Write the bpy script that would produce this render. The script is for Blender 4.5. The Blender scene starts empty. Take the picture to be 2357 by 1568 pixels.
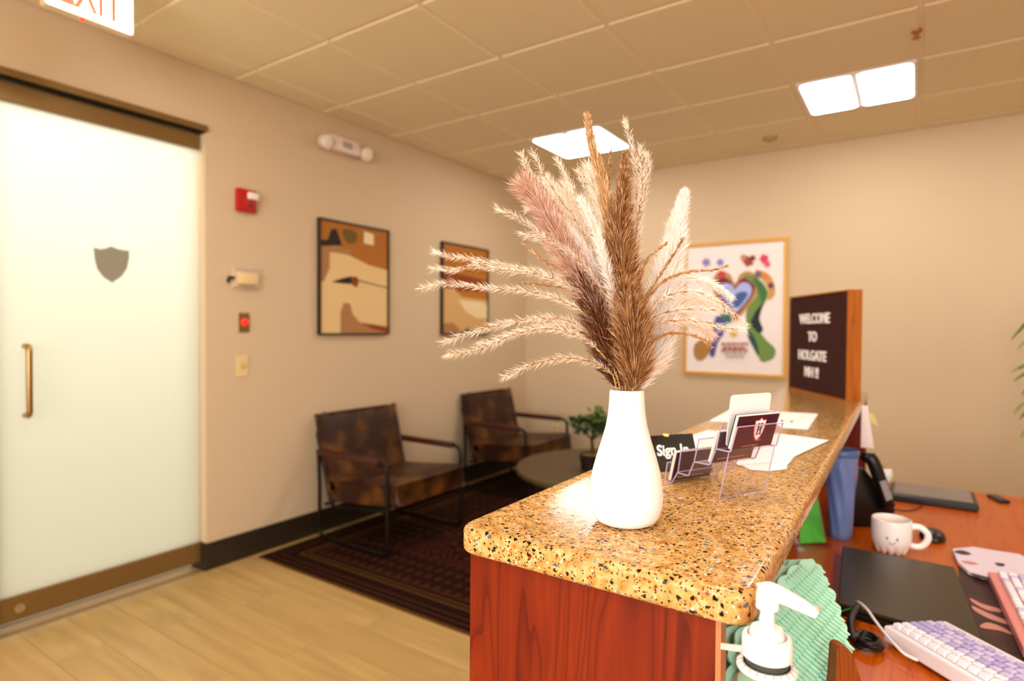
import bpy, bmesh, math, random
import numpy as np
from mathutils import Vector, Matrix, Quaternion
random.seed(7); np.random.seed(7)
C = bpy.context.scene.collection
SC = bpy.context.scene

# ------------------------------------------------------------------ camera, world, exposure
FPX = 1373.97; YAW = .5945; PITCH = -.0185; ROLL = .0064; H = 1.36
_f = np.array([-math.sin(YAW)*math.cos(PITCH), math.cos(YAW)*math.cos(PITCH), math.sin(PITCH)])
_r0 = np.array([math.cos(YAW), math.sin(YAW), 0.]); _u0 = np.cross(_r0, _f)
_r = math.cos(ROLL)*_r0 + math.sin(ROLL)*_u0; _u = -math.sin(ROLL)*_r0 + math.cos(ROLL)*_u0
cd = bpy.data.cameras.new('camera'); cam = bpy.data.objects.new('camera', cd); C.objects.link(cam)
cd.sensor_width = 36; cd.sensor_fit = 'HORIZONTAL'; cd.lens = 36*FPX/2357; cd.clip_start = .02
cd.dof.use_dof = True; cd.dof.focus_distance = .74; cd.dof.aperture_fstop = 3.5
cam.matrix_world = Matrix(((_r[0], _u[0], -_f[0], 0), (_r[1], _u[1], -_f[1], 0), (_r[2], _u[2], -_f[2], H), (0, 0, 0, 1)))
SC.camera = cam
w = bpy.data.worlds.new('world'); SC.world = w; w.use_nodes = True
w.node_tree.nodes['Background'].inputs[0].default_value = (1, .9, .78, 1)
w.node_tree.nodes['Background'].inputs[1].default_value = .05
SC.view_settings.view_transform = 'Standard'; SC.view_settings.look = 'None'
SC.view_settings.gamma = 1; SC.view_settings.use_curve_mapping = False
SC.view_settings.exposure = 0.24
LAMP = 15.0          # radiance of the ceiling troffer lenses
CORRIDOR = 38.0      # watts of each lamp in the corridor behind the frosted door

# added broad fill light before the solid front wall, standing in for guessed windows
wl = bpy.data.lights.new('front_fill_light', 'AREA'); wl.shape = 'RECTANGLE'; wl.size = 5.0; wl.size_y = 1.7; wl.energy = 190; wl.color = (.97, .98, 1)
wo = bpy.data.objects.new('front_fill_light', wl); C.objects.link(wo); wo.location = (.3, -3.1, 1.55); wo.rotation_euler = (math.radians(-90), 0, math.radians(180)); wo.rotation_euler = Vector((0, 1, .0)).to_track_quat('-Z', 'Y').to_euler()

# ------------------------------------------------------------------ pixel -> real plane helpers
def ray(px, py): return _f + _r*(px-1178.5)/FPX + _u*(784-py)/FPX
O = np.array([0, 0, H])
def at(px, py, ax, v):
    d = ray(px, py); i = 'xyz'.index(ax); return Vector(O + d*(v-O[i])/d[i])
def onp(px, py, P, N):
    d = ray(px, py); N = np.array(N, float); t = ((np.array(P)-O) @ N)/(d @ N); return Vector(O+t*d)
def dep(px, py, w_): return Vector(O + ray(px, py)*w_)

# ------------------------------------------------------------------ materials
def lin(c):
    c = c.lstrip('#'); v = [int(c[i:i+2], 16)/255 for i in (0, 2, 4)]
    return tuple(x/12.92 if x <= .04045 else ((x+.055)/1.055)**2.4 for x in v)+(1,)
MATS = {}
def mat(name, col='#808080', rough=.5, metal=0, emit=None, es=1, trans=0, ior=1.45, noise=None, bump=None, coat=0, spec=None, alpha=None, ss=0):
    if name in MATS: return MATS[name]
    m = bpy.data.materials.new(name); m.use_nodes = True; nt = m.node_tree; b = nt.nodes['Principled BSDF']
    c = lin(col) if isinstance(col, str) else col
    b.inputs['Base Color'].default_value = c; b.inputs['Roughness'].default_value = rough; b.inputs['Metallic'].default_value = metal
    b.inputs['IOR'].default_value = ior
    if spec is not None: b.inputs['Specular IOR Level'].default_value = spec
    if trans: b.inputs['Transmission Weight'].default_value = trans
    if coat: b.inputs['Coat Weight'].default_value = coat; b.inputs['Coat Roughness'].default_value = .08
    if emit: b.inputs['Emission Color'].default_value = lin(emit); b.inputs['Emission Strength'].default_value = es
    if ss: b.inputs['Subsurface Weight'].default_value = ss; b.inputs['Subsurface Scale'].default_value = .01
    tc = nt.nodes.new('ShaderNodeTexCoord')
    if noise:   # (second colour, scale (x,y,z), lo, hi)
        mp = nt.nodes.new('ShaderNodeMapping'); mp.inputs['Scale'].default_value = noise[1]
        n = nt.nodes.new('ShaderNodeTexNoise'); n.inputs['Scale'].default_value = 1; n.inputs['Detail'].default_value = 5
        r = nt.nodes.new('ShaderNodeValToRGB'); r.color_ramp.elements[0].position = noise[2]; r.color_ramp.elements[1].position = noise[3]
        r.color_ramp.elements[0].color = c; r.color_ramp.elements[1].color = lin(noise[0])
        nt.links.new(tc.outputs['Object'], mp.inputs[0]); nt.links.new(mp.outputs[0], n.inputs['Vector']); nt.links.new(n.outputs[0], r.inputs[0])
        nt.links.new(r.outputs[0], b.inputs['Base Color'])
    if bump:    # (scale, strength)
        n2 = nt.nodes.new('ShaderNodeTexNoise'); n2.inputs['Scale'].default_value = bump[0]; n2.inputs['Detail'].default_value = 3
        bp = nt.nodes.new('ShaderNodeBump'); bp.inputs['Strength'].default_value = bump[1]; bp.inputs['Distance'].default_value = .002
        nt.links.new(tc.outputs['Object'], n2.inputs['Vector']); nt.links.new(n2.outputs[0], bp.inputs['Height']); nt.links.new(bp.outputs[0], b.inputs['Normal'])
    MATS[name] = m; return m

def node_mat(name):
    m = bpy.data.materials.new(name); m.use_nodes = True; MATS[name] = m
    return m, m.node_tree, m.node_tree.nodes['Principled BSDF']

def ramp(nt, stops, interp='LINEAR'):
    r = nt.nodes.new('ShaderNodeValToRGB'); cr = r.color_ramp; cr.interpolation = interp
    while len(cr.elements) < len(stops): cr.elements.new(.5)
    for e, (p, c) in zip(cr.elements, stops): e.position = p; e.color = lin(c) if isinstance(c, str) else c
    return r
def mixc(nt, fac, a, b):
    m = nt.nodes.new('ShaderNodeMix'); m.data_type = 'RGBA'
    if isinstance(fac, float): m.inputs[0].default_value = fac
    else: nt.links.new(fac, m.inputs[0])
    for s, i in ((a, 6), (b, 7)):
        if isinstance(s, str): m.inputs[i].default_value = lin(s)
        else: nt.links.new(s, m.inputs[i])
    return m.outputs[2]
def fmath(nt, op, a, b=None):
    m = nt.nodes.new('ShaderNodeMath'); m.operation = op
    for i, s in enumerate((a, b)):
        if s is None: continue
        if isinstance(s, (int, float)): m.inputs[i].default_value = s
        else: nt.links.new(s, m.inputs[i])
    return m.outputs[0]

def granite():
    m, nt, b = node_mat('speckled_quartz'); tc = nt.nodes.new('ShaderNodeTexCoord').outputs['Object']
    def noise(scale, det=3):
        n = nt.nodes.new('ShaderNodeTexNoise'); n.inputs['Scale'].default_value = scale; n.inputs['Detail'].default_value = det
        nt.links.new(tc, n.inputs['Vector']); return n
    warp = noise(260, 2)
    va = nt.nodes.new('ShaderNodeVectorMath'); va.operation = 'MULTIPLY_ADD'; nt.links.new(warp.outputs[1], va.inputs[0])
    va.inputs[1].default_value = (.0065,)*3; nt.links.new(tc, va.inputs[2]); wv = va.outputs[0]
    base = ramp(nt, [(.32, '#b07e40'), (.5, '#cb9c58'), (.66, '#d6b27c')]); nt.links.new(noise(95, 4).outputs[0], base.inputs[0])
    veins = ramp(nt, [(.485, '#000000'), (.5, '#ffffff'), (.515, '#000000')]); nt.links.new(noise(150, 5).outputs[0], veins.inputs[0])
    col = mixc(nt, fmath(nt, 'MULTIPLY', veins.outputs[0], .55), base.outputs[0], '#8f3c10')
    for scale, thr, lo, stops in ((190, .32, .66, [(0, '#8f3408'), (.6, '#74280a'), (1, '#b8501c')]),
                                  (290, .34, .62, [(0, '#1c1a18'), (.4, '#3a3430'), (.7, '#1a1c20'), (.9, '#6a5a48')]),
                                  (180, .27, .84, [(0, '#f4e6cf'), (1, '#e9dfd6')]),
                                  (140, .36, .66, [(0, '#121415'), (.3, '#1c2022'), (.55, '#565c60'), (.68, '#100e0c'), (.88, '#85888c')])):
        v = nt.nodes.new('ShaderNodeTexVoronoi'); v.inputs['Scale'].default_value = scale; v.inputs['Randomness'].default_value = 1
        nt.links.new(wv, v.inputs['Vector'])
        sp = nt.nodes.new('ShaderNodeSeparateColor'); nt.links.new(v.outputs['Color'], sp.inputs[0])
        inside = fmath(nt, 'LESS_THAN', v.outputs['Distance'], thr); pick = fmath(nt, 'GREATER_THAN', sp.outputs[0], lo)
        rc = ramp(nt, stops, 'CONSTANT' if len(stops) > 3 else 'LINEAR'); nt.links.new(sp.outputs[1], rc.inputs[0])
        col = mixc(nt, fmath(nt, 'MULTIPLY', inside, pick), col, rc.outputs[0])
    nt.links.new(col, b.inputs['Base Color']); b.inputs['Roughness'].default_value = .14; b.inputs['Specular IOR Level'].default_value = .2
    n = noise(45, 2); bp = nt.nodes.new('ShaderNodeBump'); bp.inputs['Strength'].default_value = .05; bp.inputs['Distance'].default_value = .002
    nt.links.new(n.outputs[0], bp.inputs['Height']); nt.links.new(bp.outputs[0], b.inputs['Normal'])
    return m

def wood(name, dark, mid, light, axis='z', scale=1.0, rough=.35):
    m, nt, b = node_mat(name); tc = nt.nodes.new('ShaderNodeTexCoord').outputs['Object']
    mp = nt.nodes.new('ShaderNodeMapping'); s = {'x': (1.3, 14, 14), 'y': (14, 1.3, 14), 'z': (14, 14, 1.3)}[axis]
    mp.inputs['Scale'].default_value = tuple(v*scale for v in s); nt.links.new(tc, mp.inputs[0])
    n = nt.nodes.new('ShaderNodeTexNoise'); n.inputs['Scale'].default_value = 1; n.inputs['Detail'].default_value = 2; n.inputs['Distortion'].default_value = .9
    nt.links.new(mp.outputs[0], n.inputs['Vector'])
    f = fmath(nt, 'FRACT', fmath(nt, 'MULTIPLY', n.outputs[0], 9.0))
    r = ramp(nt, [(0, dark), (.12, mid), (.6, light), (1, mid)]); nt.links.new(f, r.inputs[0])
    mp2 = nt.nodes.new('ShaderNodeMapping'); s2 = {'x': (12, 300, 300), 'y': (300, 12, 300), 'z': (300, 300, 12)}[axis]
    mp2.inputs['Scale'].default_value = tuple(v*scale for v in s2); nt.links.new(tc, mp2.inputs[0])
    n2 = nt.nodes.new('ShaderNodeTexNoise'); n2.inputs['Scale'].default_value = 1; n2.inputs['Detail'].default_value = 3; nt.links.new(mp2.outputs[0], n2.inputs['Vector'])
    r2 = ramp(nt, [(.35, '#000000'), (.75, '#ffffff')]); nt.links.new(n2.outputs[0], r2.inputs[0])
    col = mixc(nt, fmath(nt, 'MULTIPLY', r2.outputs[0], .35), r.outputs[0], dark)
    nt.links.new(col, b.inputs['Base Color']); b.inputs['Roughness'].default_value = rough; b.inputs['Specular IOR Level'].default_value = .28
    return m

def hair_mat(name, stops, trans=.3):
    m = leaf_like(name, stops[0][1], trans); nt = m.node_tree; g = nt.nodes.new('ShaderNodeNewGeometry'); r = ramp(nt, stops)
    nt.links.new(g.outputs['Random Per Island'], r.inputs[0])
    for n in nt.nodes:
        if n.type == 'BSDF_PRINCIPLED': nt.links.new(r.outputs[0], n.inputs['Base Color'])
        if n.type == 'BSDF_TRANSLUCENT': nt.links.new(r.outputs[0], n.inputs[0])
    return m
def plank_mat():
    m, nt, b = node_mat('oak_vinyl'); tc = nt.nodes.new('ShaderNodeTexCoord').outputs['Object']
    oi = nt.nodes.new('ShaderNodeObjectInfo').outputs['Random']
    mp = nt.nodes.new('ShaderNodeMapping'); mp.inputs['Scale'].default_value = (1.5, 18, 1); nt.links.new(tc, mp.inputs[0])
    cb = nt.nodes.new('ShaderNodeCombineXYZ'); nt.links.new(fmath(nt, 'MULTIPLY', oi, 50.0), cb.inputs[0]); nt.links.new(fmath(nt, 'MULTIPLY', oi, 23.0), cb.inputs[1])
    nt.links.new(cb.outputs[0], mp.inputs['Location'])
    n = nt.nodes.new('ShaderNodeTexNoise'); n.inputs['Scale'].default_value = 1; n.inputs['Detail'].default_value = 5; nt.links.new(mp.outputs[0], n.inputs['Vector'])
    r = ramp(nt, [(.3, '#a3854e'), (.7, '#bf9e62')]); nt.links.new(n.outputs[0], r.inputs[0])
    col = mixc(nt, fmath(nt, 'MULTIPLY', oi, .35), r.outputs[0], '#ab8a50')
    nt.links.new(col, b.inputs['Base Color']); b.inputs['Roughness'].default_value = .42
    return m

def rug_mat(w_, h_):
    m, nt, b = node_mat('rug_pile'); tc = nt.nodes.new('ShaderNodeTexCoord').outputs['Object']
    sp = nt.nodes.new('ShaderNodeSeparateXYZ'); nt.links.new(tc, sp.inputs[0])
    ex = fmath(nt, 'SUBTRACT', w_/2, fmath(nt, 'ABSOLUTE', sp.outputs[0])); ey = fmath(nt, 'SUBTRACT', h_/2, fmath(nt, 'ABSOLUTE', sp.outputs[1]))
    e = fmath(nt, 'MINIMUM', ex, ey)
    D, M_, L, T = '#100301', '#230802', '#4a260a', '#5e3c14'
    r = ramp(nt, [(0, T), (.008, M_), (.045, L), (.055, D), (.085, L), (.095, M_), (.16, T), (.172, D), (.195, T), (.207, M_), (.235, L), (.247, M_), (.55, L), (.56, M_)], 'CONSTANT')
    nt.links.new(e, r.inputs[0])
    # rows of small woven lozenges between the border lines and in the field
    px = fmath(nt, 'PINGPONG', fmath(nt, 'MULTIPLY', sp.outputs[0], 1.0), .035); py = fmath(nt, 'PINGPONG', fmath(nt, 'MULTIPLY', sp.outputs[1], 1.0), .045)
    loz = fmath(nt, 'LESS_THAN', fmath(nt, 'ADD', fmath(nt, 'MULTIPLY', px, 1.3), py), .032)
    inb = fmath(nt, 'MULTIPLY', fmath(nt, 'GREATER_THAN', e, .25), fmath(nt, 'LESS_THAN', e, .54))
    col = mixc(nt, fmath(nt, 'MULTIPLY', fmath(nt, 'MULTIPLY', loz, inb), .75), r.outputs[0], L)
    v = nt.nodes.new('ShaderNodeTexVoronoi'); v.inputs['Scale'].default_value = 7; nt.links.new(tc, v.inputs['Vector'])
    fld = fmath(nt, 'MULTIPLY', fmath(nt, 'GREATER_THAN', e, .57), fmath(nt, 'LESS_THAN', fmath(nt, 'PINGPONG', v.outputs['Distance'], .11), .035))
    col = mixc(nt, fmath(nt, 'MULTIPLY', fld, .5), col, '#6b3014')
    n = nt.nodes.new('ShaderNodeTexNoise'); n.inputs['Scale'].default_value = 25; n.inputs['Detail'].default_value = 5; nt.links.new(tc, n.inputs['Vector'])
    col = mixc(nt, fmath(nt, 'MULTIPLY', n.outputs[0], .45), col, D)
    nt.links.new(col, b.inputs['Base Color']); b.inputs['Roughness'].default_value = .95; b.inputs['Specular IOR Level'].default_value = .1
    return m

def leaf_like(name, col, trans=.35, rough=.6):     # thin plant matter that lets light through
    m = bpy.data.materials.new(name); m.use_nodes = True; nt = m.node_tree; out = nt.nodes['Material Output']; b = nt.nodes['Principled BSDF']
    b.inputs['Base Color'].default_value = lin(col); b.inputs['Roughness'].default_value = rough
    t = nt.nodes.new('ShaderNodeBsdfTranslucent'); t.inputs[0].default_value = lin(col)
    mx = nt.nodes.new('ShaderNodeMixShader'); mx.inputs[0].default_value = trans
    nt.links.new(b.outputs[0], mx.inputs[1]); nt.links.new(t.outputs[0], mx.inputs[2]); nt.links.new(mx.outputs[0], out.inputs[0])
    MATS[name] = m; return m

WALL = mat('wall_paint', '#ceb592', .7, bump=(220, .08))
CEIL = mat('ceiling_tile_paint', '#ead9b4', .9, bump=(400, .35))
GRID = mat('ceiling_grid_metal', '#f0dcb8', .5)
GRANITE = granite()
CHERRY = wood('cherry_panel', '#541102', '#701c03', '#802606', 'z', 1.0, .33)
DESKWOOD = wood('desk_laminate', '#a84204', '#be5404', '#c45e06', 'y', .5, .28)
OAK = plank_mat()
WHITE = mat('white_plastic', '#f2ece8', .35)
PAPER = mat('paper', '#f6f2ee', .7)
BLACK = mat('black_plastic', '#100e0c', .35)
BLACKM = mat('black_metal', '#1a150e', .4, metal=.6)
BRONZE = mat('bronze_metal', '#86683a', .36, metal=.55)
BASEB = mat('black_rubber_base', '#2a1e10', .5)
ALMOND = mat('almond_plastic', '#e0c48c', .4)
RED = mat('red_plastic', '#b3120e', .35)
LEATHER = mat('brown_leather', '#2a0d02', .42, noise=('#6a3e0e', (6, 6, 6), .45, .72), bump=(60, .25))
def clear(name, tint, edge, dif=.05):
    m = bpy.data.materials.new(name); m.use_nodes = True; nt = m.node_tree; nt.nodes.remove(nt.nodes['Principled BSDF'])
    t = nt.nodes.new('ShaderNodeBsdfTransparent'); t.inputs[0].default_value = lin(tint); g = nt.nodes.new('ShaderNodeBsdfGlossy'); g.inputs['Roughness'].default_value = .04
    d = nt.nodes.new('ShaderNodeBsdfDiffuse'); d.inputs[0].default_value = lin(edge); lw = nt.nodes.new('ShaderNodeLayerWeight'); lw.inputs[0].default_value = .5; f = nt.nodes.new('ShaderNodeMath'); f.operation = 'MULTIPLY_ADD'; pw = nt.nodes.new('ShaderNodeMath'); pw.operation = 'POWER'; pw.inputs[1].default_value = 4; nt.links.new(lw.outputs['Facing'], pw.inputs[0]); nt.links.new(pw.outputs[0], f.inputs[0]); f.inputs[1].default_value = .6; f.inputs[2].default_value = .04
    a = nt.nodes.new('ShaderNodeMixShader'); a.inputs[0].default_value = dif; nt.links.new(t.outputs[0], a.inputs[1]); nt.links.new(d.outputs[0], a.inputs[2])
    b = nt.nodes.new('ShaderNodeMixShader'); nt.links.new(f.outputs[0], b.inputs[0]); nt.links.new(a.outputs[0], b.inputs[1]); nt.links.new(g.outputs[0], b.inputs[2])
    nt.links.new(b.outputs[0], nt.nodes['Material Output'].inputs[0]); MATS[name] = m; return m
ACRYL = clear('clear_acrylic', '#fcfafc', '#e6dcf0', .012); ACEDGE = clear('acrylic_edge', '#e8dcf0', '#d8c8e4', .55)
GLASSY = clear('clear_bottle_plastic', '#eef6f0', '#dfeee6', .06)
LENS = mat('lamp_lens', '#ffffff', .5, emit='#fbf9f6', es=LAMP)

# ------------------------------------------------------------------ mesh builder
class MB:
    def __init__(s): s.v = []; s.f = []
    def add(s, vs, fs):
        n = len(s.v); s.v += [tuple(v) for v in vs]; s.f += [tuple(i+n for i in f) for f in fs]; return s
    def box(s, x0, y0, z0, x1, y1, z1, M=None):
        vs = [Vector((x, y, z)) for z in (z0, z1) for y in (y0, y1) for x in (x0, x1)]
        if M is not None: vs = [M @ v for v in vs]
        return s.add(vs, [(0, 2, 3, 1), (4, 5, 7, 6), (0, 1, 5, 4), (2, 6, 7, 3), (0, 4, 6, 2), (1, 3, 7, 5)])
    def prism(s, pts, off):                        # planar polygon (3D points) extruded by vector off
        n = len(pts); a = [Vector(p) for p in pts]; b = [p+Vector(off) for p in a]
        nrm = Vector((0, 0, 0))
        for i in range(n): nrm += a[i].cross(a[(i+1) % n])
        fs = [tuple(range(n)), tuple(range(2*n-1, n-1, -1))]+[(i, i+n, (i+1) % n+n, (i+1) % n) for i in range(n)]
        if nrm.dot(Vector(off)) > 0: fs = [tuple(reversed(f)) for f in fs]
        return s.add(a+b, fs)
    def lathe(s, prof, c=(0, 0, 0), n=32, axis=(0, 0, 1), rf=None):
        ax = Vector(axis).normalized(); q = Vector((0, 0, 1)).rotation_difference(ax); c = Vector(c); base = len(s.v); vs = []; fs = []
        for k, (r, z) in enumerate(prof):
            for i in range(n):
                a = 2*math.pi*i/n; rr = r*(rf(a, z) if rf else 1)
                vs.append(c+q @ Vector((rr*math.cos(a), rr*math.sin(a), z)))
        for k in range(len(prof)-1):
            for i in range(n):
                j = (i+1) % n; fs.append((k*n+i, k*n+j, (k+1)*n+j, (k+1)*n+i))
        if prof[0][0] > 1e-6: fs.append(tuple(range(n-1, -1, -1)))
        if prof[-1][0] > 1e-6: fs.append(tuple((len(prof)-1)*n+i for i in range(n)))
        return s.add(vs, fs)
    def cyl(s, a, b, r, n=16, r2=None):
        a = Vector(a); b = Vector(b); return s.lathe([(r, 0), (r if r2 is None else r2, (b-a).length)], a, n, b-a)
    def tube(s, pts, r, n=8, closed=False):
        P = [Vector(p) for p in pts]; m = len(P); rs = r if hasattr(r, '__len__') else [r]*m
        t0 = (P[1]-P[0]).normalized(); nr = t0.orthogonal().normalized(); vs = []
        for i in range(m):
            if closed: t = (P[(i+1) % m]-P[i-1]).normalized()
            else: t = (P[min(i+1, m-1)]-P[max(i-1, 0)]).normalized()
            nr = (nr-t*nr.dot(t)).normalized(); bn = t.cross(nr)
            vs += [P[i]+(nr*math.cos(2*math.pi*k/n)+bn*math.sin(2*math.pi*k/n))*rs[i] for k in range(n)]
        fs = []
        for i in range(m if closed else m-1):
            for k in range(n): j = (k+1) % n; fs.append((i*n+k, i*n+j, ((i+1) % m)*n+j, ((i+1) % m)*n+k))
        if not closed: fs += [tuple(range(n-1, -1, -1)), tuple((m-1)*n+k for k in range(n))]
        return s.add(vs, fs)
    def sphere(s, c, r, sz=1, n=16, m=10):
        return s.lathe([(max(r*math.sin(math.pi*k/m), 1e-7), -r*sz*math.cos(math.pi*k/m)) for k in range(m+1)], c, n)

def smoothpath(pts, k=6, closed=False):           # Catmull-Rom
    P = [Vector(p) for p in pts]; out = []; n = len(P)
    rng = n if closed else n-1
    for i in range(rng):
        g = (lambda j: P[j % n]) if closed else (lambda j: P[min(max(j, 0), n-1)])
        a, b, c, d = g(i-1), g(i), g(i+1), g(i+2)
        for q in range(k):
            t = q/k; out.append(.5*((2*b)+(c-a)*t+(2*a-5*b+4*c-d)*t*t+(3*b-a-3*c+d)*t**3))
    if not closed: out.append(P[-1])
    return out
def fillet(pts, r, k=5):                           # round the corners of an open polyline
    P = [Vector(p) for p in pts]; out = [P[0]]
    for i in range(1, len(P)-1):
        a = (P[i-1]-P[i]); b = (P[i+1]-P[i]); rr = min(r, a.length*.49, b.length*.49)
        p0 = P[i]+a.normalized()*rr; p1 = P[i]+b.normalized()*rr
        out += [p0.lerp(P[i], t/k).lerp(P[i].lerp(p1, t/k), t/k) for t in range(k+1)]
    return out+[P[-1]]
def rrect(x0, y0, x1, y1, r, k=5):
    out = []
    for cx, cy, a0 in ((x1-r, y1-r, 0), (x0+r, y1-r, 90), (x0+r, y0+r, 180), (x1-r, y0+r, 270)):
        out += [(cx+r*math.cos(math.radians(a0+90*i/k)), cy+r*math.sin(math.radians(a0+90*i/k))) for i in range(k+1)]
    return out

WLOC = {}
def tag(o, label=None, cat=None, group=None, kind=None):
    if label: o['label'] = label
    if cat: o['category'] = cat
    if group: o['group'] = group
    if kind: o['kind'] = kind
    return o
def mesh_from(name, mb, m, bevel=0, smooth=False, seg=2, off=None):
    me = bpy.data.meshes.new(name)
    vs = mb.v if off is None else [(v[0]-off[0], v[1]-off[1], v[2]-off[2]) for v in mb.v]
    me.from_pydata(vs, [], mb.f)
    if bevel:
        bm = bmesh.new(); bm.from_mesh(me); bmesh.ops.remove_doubles(bm, verts=bm.verts, dist=1e-6)
        es = [e for e in bm.edges if len(e.link_faces) == 2 and e.calc_face_angle(0) > .45]
        bmesh.ops.bevel(bm, geom=es, offset=bevel, segments=seg, profile=.5, affect='EDGES', clamp_overlap=True)
        bm.to_mesh(me); bm.free()
    if smooth:
        me.polygons.foreach_set('use_smooth', [True]*len(me.polygons))
        try: me.set_sharp_from_angle(angle=math.radians(40))
        except Exception: pass
    me.materials.append(m); return me
def obj(name, mb, m, parent=None, bevel=0, smooth=False, seg=2, **kw):
    a = np.array(mb.v); c = Vector(((a[:, 0].min()+a[:, 0].max())/2, (a[:, 1].min()+a[:, 1].max())/2, a[:, 2].min()))
    me = mesh_from(name, mb, m, bevel, smooth, seg, c)
    o = bpy.data.objects.new(name, me); C.objects.link(o)
    p = WLOC.get(parent.name, Vector((0, 0, 0))) if parent else Vector((0, 0, 0))
    o.parent = parent; o.location = c-p; WLOC[o.name] = c
    return tag(o, **kw)
def thing(name, loc, label, cat, group=None):
    o = bpy.data.objects.new(name, None); C.objects.link(o); o.location = loc; o.empty_display_size = .05; WLOC[o.name] = Vector(loc)
    return tag(o, label, cat, group)
def struct(name, mb, m, parent=None, **kw):
    o = obj(name, mb, m, parent, **kw)
    if parent is None: o['kind'] = 'structure'
    return o
def raw(name, me, parent, loc=(0, 0, 0), rot=None, **kw):     # child given in the parent's local frame
    o = bpy.data.objects.new(name, me); C.objects.link(o); o.parent = parent; o.location = loc
    if rot is not None: o.rotation_euler = rot
    return tag(o, **kw)
def text_mb(s, size, ext=.001, bold=0, ax=(1, 0, 0), ay=(0, 0, 1), org=(0, 0, 0), sx=1):
    cu = bpy.data.curves.new('t', 'FONT'); cu.body = s; cu.size = size; cu.extrude = ext; cu.offset = bold; cu.align_x = 'CENTER'; cu.resolution_u = 3
    o = bpy.data.objects.new('t', cu); C.objects.link(o); bpy.context.view_layer.update()
    me = bpy.data.meshes.new_from_object(o.evaluated_get(bpy.context.evaluated_depsgraph_get()))
    ax = Vector(ax).normalized(); ay = Vector(ay).normalized(); az = ax.cross(ay); org = Vector(org)
    mb = MB(); mb.add([org+ax*v.co.x*sx+ay*v.co.y+az*v.co.z for v in me.vertices], [tuple(p.vertices) for p in me.polygons])
    bpy.data.objects.remove(o); bpy.data.curves.remove(cu); bpy.data.meshes.remove(me)
    return mb

# ------------------------------------------------------------------ the room
XL, YB, ZC = -3.27, 5.09, 2.785
XR, YF = 3.3, -3.2
DY0, DY1, DZ = .885, 1.795, 2.47          # door opening
mb = MB(); mb.box(XL-.14, YF, 0, XL, DY0-.05, ZC+.1).box(XL-.14, DY1, 0, XL, YB+.14, ZC+.1).box(XL-.14, DY0-.05, DZ, XL, DY1, ZC+.1)
struct('wall_left', mb, WALL)
struct('wall_back', MB().box(XL-.14, YB, 0, XR+.14, YB+.14, ZC+.1), WALL)
struct('wall_right', MB().box(XR, YF, 0, XR+.14, YB, ZC+.1), WALL)
struct('wall_front', MB().box(XL-.14, YF-.14, 0, XR+.14, YF, ZC+.1), WALL)
floor = struct('floor', MB().box(XL-.14, YF-.14, -.06, XR+.14, YB+.14, -.006), mat('floor_underlay', '#8a6838', .6))
PL, PW = 1.22, .18
plank_me = mesh_from('plank', MB().box(-PL/2+.0008, -PW/2+.0008, -.006, PL/2-.0008, PW/2-.0008, 0), OAK)
bmv = WLOC['floor']
row = 0; y = YB-PW/2
while y > -.7:
    x = XL+((row*.47) % 1.0)*PL-PL/2
    while x-PL/2 < XR-1.2:
        x0, x1 = max(x-PL/2, XL), min(x+PL/2, XR)
        if x1-x0 > .05:
            o = raw('plank', plank_me, floor, ((x0+x1)/2-bmv.x, y-bmv.y, -bmv.z)); o.scale.x = (x1-x0)/PL
        x += PL
    y -= PW; row += 1
struct('floor_front', MB().box(XL, YF, -.006, XR, -.7, 0), OAK)

ceiling = struct('ceiling', MB().box(XL-.14, YF-.14, ZC+.035, XR+.14, YB+.14, ZC+.1), CEIL)
cl = WLOC['ceiling']; T = .6096; GX, GY = -3.0512, 1.9555
LIGHTS = {(1, 3), (4, 3), (1, -2), (4, -2), (7, 3), (7, -2), (4, -6), (1, -6), (7, -6)}
i0, i1 = -1, int((XR-GX)//T); j0, j1 = int((YF-GY)//T)-1, int((YB-GY)//T)
def tile_mb(w_, h_):
    b_ = MB(); e = .012
    return b_.add([(-w_/2, -h_/2, .012), (w_/2, -h_/2, .012), (w_/2, h_/2, .012), (-w_/2, h_/2, .012),
                   (-w_/2+e*.5, -h_/2+e*.5, 0), (w_/2-e*.5, -h_/2+e*.5, 0), (w_/2-e*.5, h_/2-e*.5, 0), (-w_/2+e*.5, h_/2-e*.5, 0)],
                  [(0, 1, 2, 3), (7, 6, 5, 4), (0, 4, 5, 1), (1, 5, 6, 2), (2, 6, 7, 3), (3, 7, 4, 0)])
tile_cache = {}
for i in range(i0, i1+1):
    for j in range(j0, j1+1):
        if (i, j) in LIGHTS: continue
        x0, x1 = max(GX+i*T, XL), min(GX+(i+1)*T, XR); y0, y1 = max(GY+j*T, YF), min(GY+(j+1)*T, YB)
        if x1-x0 < .04 or y1-y0 < .04: continue
        g = .018; key = (round(x1-x0-g, 3), round(y1-y0-g, 3))
        if key not in tile_cache: tile_cache[key] = mesh_from('ceiling_tile', tile_mb(*key), CEIL)
        raw('ceiling_tile', tile_cache[key], ceiling, ((x0+x1)/2-cl.x, (y0+y1)/2-cl.y, ZC-cl.z))
for i in range(0, i1+1): obj('grid_bar', MB().box(GX+i*T-.012, YF, ZC+.007, GX+i*T+.012, YB, ZC+.02), GRID, ceiling)
for j in range(j0+1, j1+1): obj('grid_bar', MB().box(XL, GY+j*T-.012, ZC+.0075, XR, GY+j*T+.012, ZC+.019), GRID, ceiling)
obj('wall_angle', MB().box(XL, YF, ZC+.006, XL+.016, YB, ZC+.021), GRID, ceiling); obj('wall_angle', MB().box(XL, YB-.016, ZC+.006, XR, YB, ZC+.021), GRID, ceiling)

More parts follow.
